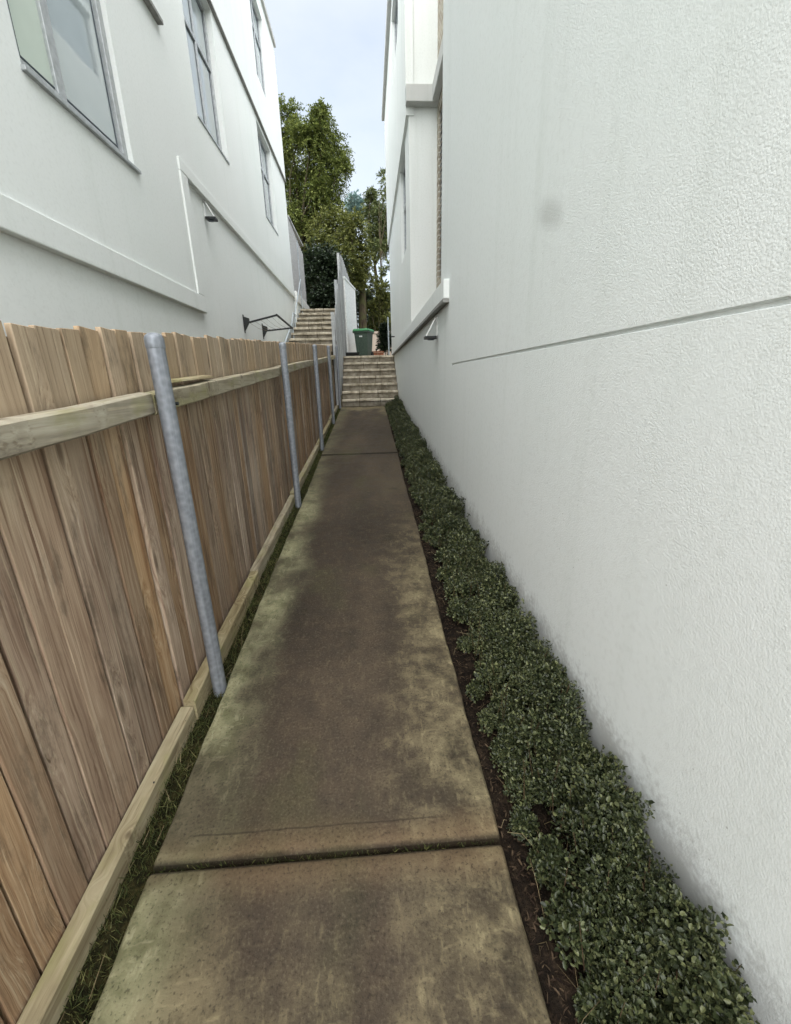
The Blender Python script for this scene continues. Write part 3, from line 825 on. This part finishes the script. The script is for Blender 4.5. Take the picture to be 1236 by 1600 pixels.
def rail(y0, y1, zt, hgt, dep, tilt, name, mat):
    sl = 0.0665; yc = (y0 + y1) / 2; n = 12; mb = MB(); rr = random.Random(int(y0 * 100) + int(zt * 10))
    for i in range(n + 1):
        yy = y0 + (y1 - y0) * i / n; z = zt + sl * (yy - y0) + rr.uniform(-.0022, .0022); jx = rr.uniform(-.0015, .0015)
        b = 0.006
        mb.v += [(-dep, yy, z - hgt), (-b + jx, yy, z - hgt), (jx, yy, z - hgt + b), (jx, yy, z - b), (-b + jx, yy, z), (-dep, yy, z + .002)]
    for i in range(n):
        for q in range(6):
            a = i * 6 + q; b_ = i * 6 + (q + 1) % 6
            mb.f.append((a, b_, b_ + 6, a + 6))
    mb.f.append((5, 4, 3, 2, 1, 0)); e = n * 6; mb.f.append(tuple(e + q for q in range(6)))
    off = Vector((XP + dep + tilt, 0, 0))
    mb.v = [(a + off.x, b_, c) for a, b_, c in mb.v]
    c0 = Vector((0, yc, zt)); mb.v = [(a - FO.x, b_ - yc, c - zt) for a, b_, c in mb.v]
    o = mb.build(name, mat, fence, smooth=False)
    o.location = Vector((0, yc - FO.y, zt - FO.z))
    return o
for a, b in zip(posts_y, posts_y[1:]):
    rail(a + .004, b - .004, rtop(a) + random.uniform(-.006, .006), 0.078, 0.046, 0.018, 'top_rail', M_rail)
cuts = [-0.75, 1.5, 2.62, 4.2, 6.5, 8.8, 11.05]
for i, (a, b) in enumerate(zip(cuts, cuts[1:])):
    rail(a + .003, b - .003, zp(a) + 0.048 + (0.010 if i % 2 else 0), 0.105, 0.050, 0.006 + (0.010 if i == 1 else 0), 'bottom_rail', M_rail)
# split strip lifting off the rail beside the near post
kid(MB().hexa([(XP + .004, 1.86, .012), (XP + .055, 1.86, .009), (XP + .058, 2.36, .034), (XP + .004, 2.36, .037),
               (XP + .004, 1.87, .022), (XP + .050, 1.87, .020), (XP + .053, 2.33, .044), (XP + .004, 2.33, .047)]), 'loose_strip', M_rail, fence, bevel=0.002)
XQ = -0.757
for k, yy in enumerate(posts_y[1:]):
    r = 0.0305; zb = zp(yy) - 0.06; zt = ftop(yy) - 0.035
    lean = 0.004 * ((k * 7) % 3 - 1)
    mb = MB(); mb.tube([(XQ, yy, zb), (XQ + lean, yy, zt)], r, 24)
    p = kid(mb, 'post', M_galv, fence, smooth=True)
    c = MB(); c.tube([(XQ + lean, yy, zt - .030), (XQ + lean, yy, zt - .026), (XQ + lean, yy, zt + .004), (XQ + lean, yy, zt + .014), (XQ + lean, yy, zt + .020), (XQ + lean, yy, zt + .023)], [r + .0010, r + .0022, r + .0020, r * .9, r * .6, r * .2], 24)
    c.v = [(a - FO.x, b - FO.y, cc - FO.z) for a, b, cc in c.v]
    c.build('post_cap', M_galv, p, smooth=True)
    b = MB(); zr = rtop(yy) - .045
    b.tube([(XQ + .0, yy + .03, zr), (XQ + .028, yy + .03, zr)], 0.007, 6)
    b.v = [(a - FO.x, bb - FO.y, cc - FO.z) for a, bb, cc in b.v]
    b.build('bolt', M_blackmetal, p)
nail = MB().tube([(0, 0, 0), (.003, 0, 0)], 0.0035, 6).mesh('nail', M_blackmetal)
for k in range(40):
    yy = 0.55 + k * 0.088
    o = link('nail', nail, fence); o.location = Vector((XP + .051, yy + rv.uniform(-.02, .02), zp(yy) + .012 + rv.uniform(-.012, .03))) - FO

# ------------------------------------------------------------------ steps
def steps(label, x0, x1, y0, z0, n, rise, tread, nb, seed):
    r = random.Random(seed)
    t = empty('stone_steps', ((x0 + x1) / 2, y0, z0), label, 'steps', 'flights of stone steps')
    for i in range(n):
        ya, za = y0 + i * tread, z0 + i * rise
        st = kid(MB().box(x0, x1, ya + 0.06, ya + tread + 0.10, za - 0.15, za + rise - 0.018), 'step', M_mortar, t)
        cuts = [0] + sorted(min(max((k + r.uniform(-.18, .18)) / nb, .05), .95) for k in range(1, nb)) + [1]
        for a, b in zip(cuts, cuts[1:]):
            g = 0.006; xa, xb = x0 + (x1 - x0) * a + g, x0 + (x1 - x0) * b - g
            dz, dy = r.uniform(-.006, .006), r.uniform(-.010, .010)
            nz = 0.055
            kid(MB().box(xa, xb, ya + dy, ya + tread + .04, za + rise - nz, za + rise + dz), 'block', M_stone, st, bevel=0.008)
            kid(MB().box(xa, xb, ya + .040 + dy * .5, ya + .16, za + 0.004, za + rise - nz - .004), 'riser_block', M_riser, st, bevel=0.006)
    return t
steps('stone block steps at the end of the path leading up to the green bin', -0.70, 0.765, 10.95, zp(10.95) - 0.0, 7, 0.187, 0.30, 3, 3)
steps('stone block steps on the far side of the fence beside the left building', -1.98, -0.86, 10.6, 0.52, 9, 0.176, 0.42, 3, 4)
mb = MB(); mb.box(-2.0, -0.86, 9.5, 10.62, -0.9, 0.50)
tag(mb.build('side_path', M_pave), 'neighbouring side path behind the timber fence', kind='structure')

# handrail on the left steps
hr = empty('handrail', (-1.9, 12, 1.0), 'thin grey blue pipe handrail beside the left stone steps', 'handrail')
kid(MB().tube([(-1.93, 10.5, .62), (-1.93, 10.6, 0.86), (-1.93, 11.9, 1.45), (-1.92, 12.2, 1.75), (-1.90, 12.35, 1.72), (-1.90, 14.0, 2.9)], 0.014, 8), 'rail', M_pipe, hr, smooth=True)
for (yy, za, zb) in ((11.9, 0.98, 1.45), (12.35, 1.2, 1.72), (14.0, 1.9, 3.9)):
    kid(MB().tube([(-1.91, yy, za), (-1.91, yy, zb)], 0.013, 8), 'post', M_pipe, hr, smooth=True)

# ------------------------------------------------------------------ silvered paling fence between the two flights
gf = empty('paling_fence', (-0.7, 14, 0.5), 'tall silver grey paling fence climbing between the two flights of steps', 'fence')
gX = lambda y: -0.765 + (y - 11.2) * 0.030 if y < 16 else -0.621 + (y - 16) * 0.022
def gtop(y):
    return 1.55 + (y - 11.2) * 0.72 if y < 13.9 else 3.55 + (y - 13.9) * 0.02
rv2 = random.Random(9); y = 11.16
while y < 20.5:
    w = 0.095
    zt = gtop(y) + rv2.uniform(-.05, .05); zb = (zp(10.95) - .05 + max(0, y - 11.0) * 0.55) if y < 13.2 else 0.6
    x = gX(y) + rv2.uniform(-.008, .008)
    mb = MB(); mb.hexa([(x, y, zb), (x + .016, y, zb), (x + .016, y + w, zb), (x, y + w, zb), (x, y, zt), (x + .016, y, zt), (x + .016, y + w, zt + .01), (x, y + w, zt + .01)])
    kid(mb, 'paling', M_greypal, gf); y += w + 0.012
for (a, b, dz) in ((11.2, 13.85, -.35), (11.2, 13.85, -1.3), (13.9, 20.4, -.35), (13.9, 20.4, -1.3)):
    za, zb = gtop(a) + dz, gtop(b - .02) + dz
    kid(MB().hexa([(gX(a) - .045, a, za), (gX(a) - .010, a, za), (gX(b) - .010, b, zb), (gX(b) - .045, b, zb),
                   (gX(a) - .045, a, za + .08), (gX(a) - .010, a, za + .08), (gX(b) - .010, b, zb + .08), (gX(b) - .045, b, zb + .08)]), 'rail', M_greypal, gf)
for yy in (11.15, 12.5, 13.85, 16.2, 18.6):
    x = gX(yy) - .085
    p = kid(MB().box(x, x + .075, yy - .04, yy + .04, -0.6 if yy < 13 else 0.5, gtop(yy) + .08), 'post', M_greypal, gf, bevel=0.006)

ww = empty('garden_wall', (-0.55, 15, 0.7), 'bright white rendered wall end behind the bin beside the grey fence', 'wall')
kid(MB().hexa([(-.655, 14.25, .60), (-.60, 14.25, .60), (-.33, 16.0, .60), (-.48, 16.0, .60),
               (-.655, 14.25, 2.95), (-.60, 14.25, 2.95), (-.33, 16.0, 2.95), (-.48, 16.0, 2.95)]), 'wall_body', M_white, ww, bevel=0.01)
kid(MB().hexa([(-.665, 14.23, 2.952), (-.585, 14.23, 2.952), (-.315, 16.02, 2.952), (-.49, 16.02, 2.952),
               (-.665, 14.23, 3.02), (-.585, 14.23, 3.02), (-.315, 16.02, 3.02), (-.49, 16.02, 3.02)]), 'coping', M_trim, ww, bevel=0.008)

# ------------------------------------------------------------------ wheelie bin and things on the landing
bn = empty('wheelie_bin', (-0.10, 14.30, 0.672), 'dark green wheelie bin with bright green lid at the top of the steps', 'bin')
bn.rotation_euler = (0, 0, math.radians(-22))
def ring(w, d, z, dy=0): return [(-w / 2, -d / 2 + dy, z), (w / 2, -d / 2 + dy, z), (w / 2, d / 2 + dy, z), (-w / 2, d / 2 + dy, z)]
MB().hexa(ring(.36, .38, 0.05) + ring(.46, .50, 0.80)).build('body', M_binbody, bn, bevel=0.02)
MB().hexa(ring(.51, .55, 0.74) + ring(.52, .56, 0.79)).build('rim', M_binbody, bn, bevel=0.01)
lid = MB().hexa(ring(.545, .60, 0.795) + ring(.47, .50, 0.868, .01)).build('lid', M_binlid, bn, bevel=0.02)
MB().tube([(-.20, .33, .80), (.20, .33, .80)], 0.016, 8).build('handle', M_binbody, bn, smooth=True)
for sx in (-.19, .19):
    wh = MB().tube([(sx - .025, .19, .10), (sx + .025, .19, .10)], 0.10, 20).build('wheel', M_rubber, bn, smooth=True)
MB().box(-.05, .05, -.2425, -.2335, .62, .66).build('sticker', M_sticker, bn)
MB().box(-.13, .13, -.240, -.232, .45, .458).build('body_rib', M_binbody, bn)
MB().box(-.12, -.10, -.232, -.205, .10, .60).build('body_rib', M_binbody, bn)
MB().box(.10, .12, -.232, -.205, .10, .60).build('body_rib', M_binbody, bn)

tb = empty('planter_trough', (-.47, 13.85, .672), 'low black plastic trough on the landing left of the bin', 'trough')
o = MB(); T = 0.012
o.hexa([(-.17, -.12, 0), (.17, -.12, 0), (.17, .12, 0), (-.17, .12, 0), (-.21, -.15, .12), (.21, -.15, .12), (.21, .15, .12), (-.21, .15, .12)])
o.build('body', M_rubber, tb, bevel=0.008)
r_ = MB()
for (a, b, c, d) in ((-.225, .225, -.165, -.14), (-.225, .225, .14, .165), (-.225, -.2, -.14, .14), (.2, .225, -.14, .14)): r_.box(a, b, c, d, .121, .155)
r_.build('rim', M_binlid if False else M_rubber, tb)

pl = empty('brick_planter', (.30, 14.6, .672), 'low red brick planter on the landing right of the bin', 'planter')
for row in range(3):
    for k in range(2 if row % 2 == 0 else 3):
        w = .23 if row % 2 == 0 else (.11 if k in (0, 2) else .225)
        x0 = (-.235 + k * .24) if row % 2 == 0 else (-.235, -.115, .12)[k]
        MB().box(x0, x0 + w, -.055, .055, row * .078, row * .078 + .068).build('brick', M_redbrick, pl, bevel=0.005)
MB().box(-.225, .225, -.045, .045, 0.0, .228).build('mortar', M_mortar, pl)

tw = empty('garden_wall', (.5, 17.6, 1.0), 'low pale pink rendered garden wall behind the green bin', 'wall')
kid(MB().box(-.35, 2.6, 17.5, 17.72, .55, 1.72), 'wall_body', M_terra, tw, bevel=0.015)
kid(MB().box(-.37, 2.62, 17.47, 17.75, 1.722, 1.79), 'coping', M_terra, tw, bevel=0.012)
gp = empty('marker_post', (.66, 13.6, .672), 'slim grey upright post at the top right of the steps', 'post')
kid(MB().tube([(.66, 13.6, .672), (.655, 13.6, 1.75)], .022, 10), 'pole', M_pipe, gp, smooth=True)
kid(MB().tube([(.655, 13.6, 1.75), (.655, 13.6, 1.785)], [.026, .012], 10), 'cap', M_pipe, gp, smooth=True)

# ------------------------------------------------------------------ trees and shrubs
RT, UP_, FW = np.array(right), np.array(upv), np.array(fwd)
def unit(n):
    v = rng.normal(size=(n, 3)); return v / np.linalg.norm(v, axis=1, keepdims=True)

def spray_leaves(centre, rad, n_spray, per, length, droop, squash=0.8):
    """feathery sprays leaving a clump centre, leaflets along both sides of each"""
    d = unit(n_spray); d[:, 2] = d[:, 2] * squash + 0.12
    d /= np.linalg.norm(d, axis=1, keepdims=True)
    r0 = rad * rng.uniform(0.05, 0.55, n_spray)[:, None]; L = rad * rng.uniform(0.5, 0.95, n_spray)[:, None]
    start = centre + d * r0
    t = np.linspace(0.08, 1, per)[None, :, None]
    P = start[:, None, :] + d[:, None, :] * L[:, None, :] * t
    P[:, :, 2] -= droop * rad * (t[:, :, 0] ** 2) * rng.uniform(.5, 1.3, n_spray)[:, None]
    side = np.cross(d, np.array([0, 0, 1.0])) + 0.25 * unit(n_spray); side /= np.linalg.norm(side, axis=1, keepdims=True)
    sg = np.where(np.arange(per) % 2 == 0, 1.0, -1.0)[None, :, None]
    D = d[:, None, :] * 0.75 + side[:, None, :] * sg * 0.85
    D[:, :, 2] -= droop * 0.7
    D = D + 0.45 * rng.normal(size=D.shape)
    N = np.zeros_like(D); N[:, :, 2] = 1; N += 0.5 * rng.normal(size=N.shape)
    P, D, N = P.reshape(-1, 3), D.reshape(-1, 3), N.reshape(-1, 3)
    Ls = length * rng.uniform(0.6, 1.25, len(P))
    return P, D, N, Ls

def limb(mb, a, b, r0, r1, bend=0.12, n=5, sides=7):
    a, b = Vector(a), Vector(b); d = b - a
    off = Vector((random.uniform(-1, 1), random.uniform(-1, 1), random.uniform(.2, 1))) * d.length * bend
    pts = [a + d * (i / n) + off * math.sin(math.pi * i / n) for i in range(n + 1)]
    mb.tube(pts, [r0 + (r1 - r0) * i / n for i in range(n + 1)], sides)

def tree(name, label, base, fork, clumps, n_spray, per, length, wid, leaf_mat, droop=0.35, tr=0.16, group=None, cat='tree', bark=None, squash=.8):
    t = empty(name, base, label, cat, group)
    base = Vector(base); fork = Vector(fork)
    tk = MB()
    mid = (base + fork) / 2 + Vector((random.uniform(-.1, .1), 0, 0))
    tk.tube([base - Vector((0, 0, .2)), base + (fork - base) * .08, mid, fork], [tr * 1.5, tr * 1.1, tr * .9, tr * .7], 10)
    kid(tk, 'trunk', bark or M_bark, t, smooth=True)
    lb = MB()
    cs = []
    for (c, r) in clumps:
        c = Vector(c)
        limb(lb, fork + (c - fork) * .02, c, tr * .42, tr * .08)
        for q in range(3):
            e = c + Vector((random.uniform(-1, 1), random.uniform(-1, 1), random.uniform(-.4, .9))) * r * .7
            limb(lb, c, e, tr * .10, tr * .03, n=3, sides=5)
        cs.append((np.array(c), r))
    kid(lb, 'limbs', bark or M_bark, t, smooth=True)
    Ps = [spray_leaves(c, r, int(n_spray * max(.4, r)), per, length, droop, squash) for c, r in cs]
    P = np.concatenate([p[0] for p in Ps]); D = np.concatenate([p[1] for p in Ps]); N = np.concatenate([p[2] for p in Ps]); L = np.concatenate([p[3] for p in Ps])
    P = P - np.array(base)
    link('crown', leaf_mesh('crown', P, D, N, L, L * wid, leaf_mat, quad=True), t)
    return t

def P3(px, py, Y):                                  # a spot in the place, measured once off the photograph
    v = (px - 618) / 648.355 * RT - (py - 800) / 648.355 * UP_ + FW
    return v * (Y / v[1])
def cl_list(items, Y, spread=1.2):
    out = []
    for (px, py, r) in items:
        yy = Y + random.uniform(-spread, spread)
        out.append((P3(px, py, yy), r * yy / 648.0))
    return out

c_A = cl_list([(448, 182, 22), (470, 210, 20), (452, 215, 14), (499, 172, 12), (501, 188, 15), (496, 205, 18), (486, 226, 22), (512, 222, 24), (527, 244, 20), (532, 262, 15),
               (505, 262, 24), (488, 270, 20), (450, 262, 24), (438, 282, 24), (472, 287, 22), (462, 312, 24), (498, 295, 18), (520, 291, 18), (492, 320, 22), (518, 318, 18),
               (445, 332, 24), (470, 352, 24), (456, 362, 20), (440, 230, 14)], 24, 1.6)
tree('feathery_tree', 'tall feathery green tree rising beside the left building corner', (-3.4, 24, 2.05), (-3.2, 24, 5.5), c_A, 190, 18, .125, .40, M_lf_A, .42, .2, 'trees beyond the steps')
c_B = cl_list([(505, 352, 22), (530, 345, 20), (552, 350, 20), (525, 372, 24), (552, 378, 22), (500, 378, 20), (540, 400, 22), (562, 398, 16), (566, 418, 14), (550, 420, 18), (560, 440, 12), (512, 398, 18)], 20.5, 1.2)
tree('broadleaf_tree', 'olive green leafy tree with a mossy trunk behind the green bin', (-.14, 20.0, .78), (-.1, 20.0, 3.6), c_B, 210, 16, .115, .45, M_lf_B, .35, .21, 'trees beyond the steps')
c_C = cl_list([(580, 302, 9), (582, 318, 13), (578, 335, 14), (592, 345, 16), (584, 362, 16), (600, 330, 14), (604, 356, 16), (596, 378, 16), (582, 385, 14), (606, 385, 14)], 26, 1.0)
tree('slender_tree', 'slender soft green tree against the right building edge', (1.0, 26, 1.1), (.6, 26, 6.0), c_C, 180, 16, .125, .4, M_lf_C, .5, .12, 'trees beyond the steps')
c_F = cl_list([(599, 272, 6), (603, 285, 8), (601, 300, 7), (606, 312, 8)], 22, .6)
tree('sparse_sapling', 'thin forked sapling with few leaves beside the right wall', (.85, 22, .92), (.80, 22, 5.8), c_F + cl_list([(597, 425, 5), (606, 415, 6)], 22, .3), 42, 9, .16, .34, M_lf_C, .3, .055, 'trees beyond the steps')
c_G = cl_list([(552, 312, 10), (562, 320, 9), (556, 330, 12), (546, 322, 8), (566, 338, 9)], 40, 1.5)
tree('distant_tree', 'distant blue green tree showing between the two nearer crowns', (-1.0, 40, 1.2), (-.9, 40, 14), c_G, 70, 10, .30, .28, M_lf_G, .3, .2, 'trees beyond the steps')
c_D = cl_list([(492, 405, 20), (512, 408, 20), (498, 430, 22), (518, 432, 18), (488, 452, 18), (508, 458, 20), (522, 460, 16), (492, 474, 14), (510, 476, 14), (526, 415, 16), (480, 430, 12)], 18.0, .9)
tree('evergreen_shrub', 'dark dense evergreen at the top of the left steps', (-2.0, 18, 2.08), (-1.9, 18, 2.9), c_D, 260, 12, .12, .5, M_lf_D, .2, .1, 'trees beyond the steps', 'shrub')
c_E = cl_list([(586, 440, 12), (598, 450, 12), (590, 465, 13), (604, 470, 12), (584, 480, 11), (597, 490, 13), (606, 500, 10), (588, 503, 11), (600, 512, 9)], 20.5, .9)
tree('leafy_shrub', 'light green shrub behind the pink garden wall', (.6, 20.5, .85), (.6, 20.5, 1.6), c_E, 150, 10, .13, .45, M_lf_B, .25, .07, None, 'shrub')
c_H = cl_list([(601, 520, 7), (605, 528, 8), (599, 531, 9), (604, 539, 9), (598, 541, 7), (600, 511, 5)], 15.2, .1)
tree('potted_shrub', 'small dark leafy shrub by the right wall corner above the steps', (.72, 15.2, .672), (.70, 15.2, .95), c_H, 240, 9, .085, .5, M_lf_D, .25, .025, None, 'shrub')
# wood on the slope farther back, seen as one mass through the gaps
Pw, Dw, Nw, Lw = [], [], [], []
for (px, py, r) in [(470, 400, 30), (440, 380, 30), (500, 440, 26), (540, 450, 24), (570, 470, 16), (590, 500, 16), (610, 505, 16), (545, 490, 22), (580, 520, 14), (600, 470, 12), (480, 470, 30)]:
    yy = 32 + random.uniform(-2, 4)
    a = spray_leaves(P3(px, py, yy), r * yy / 648., 170, 11, .26, .3)
    Pw.append(a[0]); Dw.append(a[1]); Nw.append(a[2]); Lw.append(a[3])
Lw = np.concatenate(Lw)
wood = link('distant_foliage', leaf_mesh('distant_foliage', np.concatenate(Pw), np.concatenate(Dw), np.concatenate(Nw), Lw, Lw * .45, M_lf_D, quad=True))
tag(wood, 'dark mass of foliage far behind the steps and trees', 'foliage', kind='stuff')

# ------------------------------------------------------------------ hedge along the right wall
hedge = empty('hedge', (0.6, 5.5, -1.1), 'low small-leaved green hedge planted along the right wall', 'hedge')
HO = np.array(hedge.location)
HP, HD, HN, HL = [], [], [], []
stems = MB(); rh = random.Random(21)
y = -0.9
while y < 10.85:
    near = y < 2.6
    for lane in ((0.675, 0.095), (0.585, 0.085), (0.50, 0.068), (0.445, 0.045)):
        x = lane[0] + rh.uniform(-.03, .03); yy = y + rh.uniform(-.05, .05)
        if rh.random() < (.06, .12, .14, .55)[(0.675, 0.585, 0.50, 0.445).index(lane[0])]: continue
        hh = {0.675: .195, 0.585: .15, 0.50: .085, 0.445: .05}[lane[0]] * rh.uniform(.6, 1.3)
        r = lane[1] * rh.uniform(.85, 1.25)
        g0 = zp(yy) - 0.03
        c = np.array([x, yy, g0 + hh * .55])
        sc = 1.0 if yy < 1.8 else min(1.9, 1.0 + (yy - 1.8) * 0.16)
        n = int(2500 / sc ** 1.75 * (r / .1) * rh.uniform(.6, 1.1))
        d = unit(n); d[:, 2] = np.where(d[:, 2] < -.35, -d[:, 2], d[:, 2])
        lump = 0.86 + 0.22 * np.sin(d[:, 0] * 5 + yy * 9) * np.sin(d[:, 1] * 6 + x * 40) + 0.12 * np.sin(d[:, 2] * 9 + yy * 23)
        rad = rng.uniform(.42, 1.0, n) ** .55 * lump
        el = np.array([r, r * 1.15, hh * .66 + .02])
        P = c + d * rad[:, None] * el
        D = d * 0.6 + 0.75 * rng.normal(size=d.shape); D[:, 2] += 0.35
        N = d + 0.55 * rng.normal(size=d.shape); N[:, 2] += .5
        keep = (P[:, 0] < XR - .008) & (P[:, 0] > 0.385) & (P[:, 2] > g0 - .01)
        P, D, N = P[keep], D[keep], N[keep]
        HP.append(P); HD.append(D); HN.append(N); HL.append(0.0120 * sc * rh.uniform(.8, 1.2) * rng.uniform(.45, 1.45, len(P)))
        for q in range(4 if near else 1):
            e = c + (unit(1)[0] * el) * .9; e[2] = abs(e[2] - g0) + g0
            e[0] = min(e[0], XR - .012)
            stems.tube([(x + rh.uniform(-.02, .02), yy, g0 - .02), tuple((c + e) / 2), tuple(e)], [.0035, .0025, .0012], 4, False)
    # shoots standing up out of the clipped mass
    for q in range(6 if near else 3):
        x = rh.uniform(.45, .75); yy = y + rh.uniform(-.08, .08); z0 = zp(yy) + .10; hgt = rh.uniform(.03, .11)
        tip = np.array([min(x + rh.uniform(-.03, .03), .76), yy + rh.uniform(-.03, .03), z0 + hgt])
        stems.tube([(x, yy, z0 - .06), tuple(tip)], [.0016, .0008], 4, False)
        n = 12; t = np.linspace(.1, 1, n)[:, None]
        P = np.array([[x, yy, z0]]) * (1 - t) + tip * t; P[:, 0] = np.minimum(P[:, 0], .757)
        HP.append(P); HD.append(unit(n) + np.array([0, 0, .4])); HN.append(unit(n) + np.array([0, 0, .8])); HL.append(0.013 * rng.uniform(.7, 1.2, n) * (1 if near else 1.4))
    y += 0.105
P, D, N, L = (np.concatenate(a) for a in (HP, HD, HN, HL))
fo = link('foliage', leaf_mesh('foliage', P - HO, D, N, L, L * rng.uniform(.5, .72, len(L)), M_hedge), hedge)
fo['kind'] = 'stuff'
kid(stems, 'stems', M_twig, hedge)['kind'] = 'stuff'

# ------------------------------------------------------------------ grass in the verge, litter and stalks in the bed
n = 24000
yv = rng.uniform(0, 1, n) ** 1.5 * 11.3 - 0.4
xv = rng.uniform(-.86, -.715, n)
zv = -1.46 + S * yv - .05
hgt = rng.uniform(.012, .045, n) * np.where(rng.random(n) < .06, 1.7, 1.0)
nj = 260                                              # moss and seedlings in the near joint of the path
jy = .915 + rng.normal(0, .004, nj)
xv = np.concatenate([xv, rng.uniform(-.71, .34, nj)]); yv = np.concatenate([yv, jy]); zv = np.concatenate([zv, -1.46 + S * jy - .022])
hgt = np.concatenate([hgt, rng.uniform(.010, .026, nj)]); n += nj
P = np.stack([xv, yv, zv], 1); D = unit(n) * .85; D[:, 2] = np.abs(D[:, 2]) + .45
D[:, 0] += np.where(xv < -.79, .25, 0)
gr = link('grass', leaf_mesh('grass', P, D, unit(n), hgt, np.full(n, .0022) * (1 + yv.clip(0) * .2), M_grass, fold=.1, quad=True))
tag(gr, 'dark short grass and moss in the verge under the fence', 'grass', kind='stuff')
n = 9000
yv = rng.uniform(0, 1, n) ** 1.5 * 11.2 - 0.3
xv = .37 + np.abs(rng.normal(0, .09, n)); k = xv < .76
yv, xv = yv[k], xv[k]; n = len(xv)
P = np.stack([xv, yv, -1.46 + S * yv - .028 + rng.uniform(0, .012, n)], 1); D = unit(n); D[:, 2] *= .3
Nn = unit(n) * .5; Nn[:, 2] += 1
Ls = rng.uniform(.006, .024, n)
lt = link('leaf_litter', leaf_mesh('leaf_litter', P, D, Nn, Ls, Ls * rng.uniform(.08, .35, n), M_litter))
tag(lt, 'brown dead leaves and bark litter on the hedge bed', 'leaf litter', kind='stuff')
st = MB(); rs = random.Random(3)
for k in range(110):
    y = 0.25 + 6 * rs.random() ** 1.8; x = rs.uniform(.38, .60); a = rs.uniform(0, 6.28); l = rs.uniform(.05, .17)
    z = zp(y) - .015; q = (x + math.cos(a) * l * .7, y + math.sin(a) * l, z + rs.uniform(.0, .07))
    q = (min(max(q[0], .365), .74), q[1], q[2])
    m_ = ((x + q[0]) / 2 + rs.uniform(-.01, .01), (y + q[1]) / 2, max(z, (z + q[2]) / 2 + .02))
    st.tube([(x, y, z), m_, q], [.0009, .0008, .0005], 4, False)
for k in range(130):
    y = 0.1 + 7 * rs.random() ** 1.8; x = rs.uniform(-.82, -.725); a = rs.uniform(0, 6.28); l = rs.uniform(.03, .09)
    z = zp(y) - .03; st.tube([(x, y, z), (min(max(x + math.cos(a) * l * .4, -.82), -.70), y + math.sin(a) * l, z + rs.uniform(.015, .05))], [.0012, .0007], 4, False)
so = st.build('dry_stalks', M_straw)
tag(so, 'thin dry straw stalks lying in the beds beside the path', 'straw', kind='stuff')
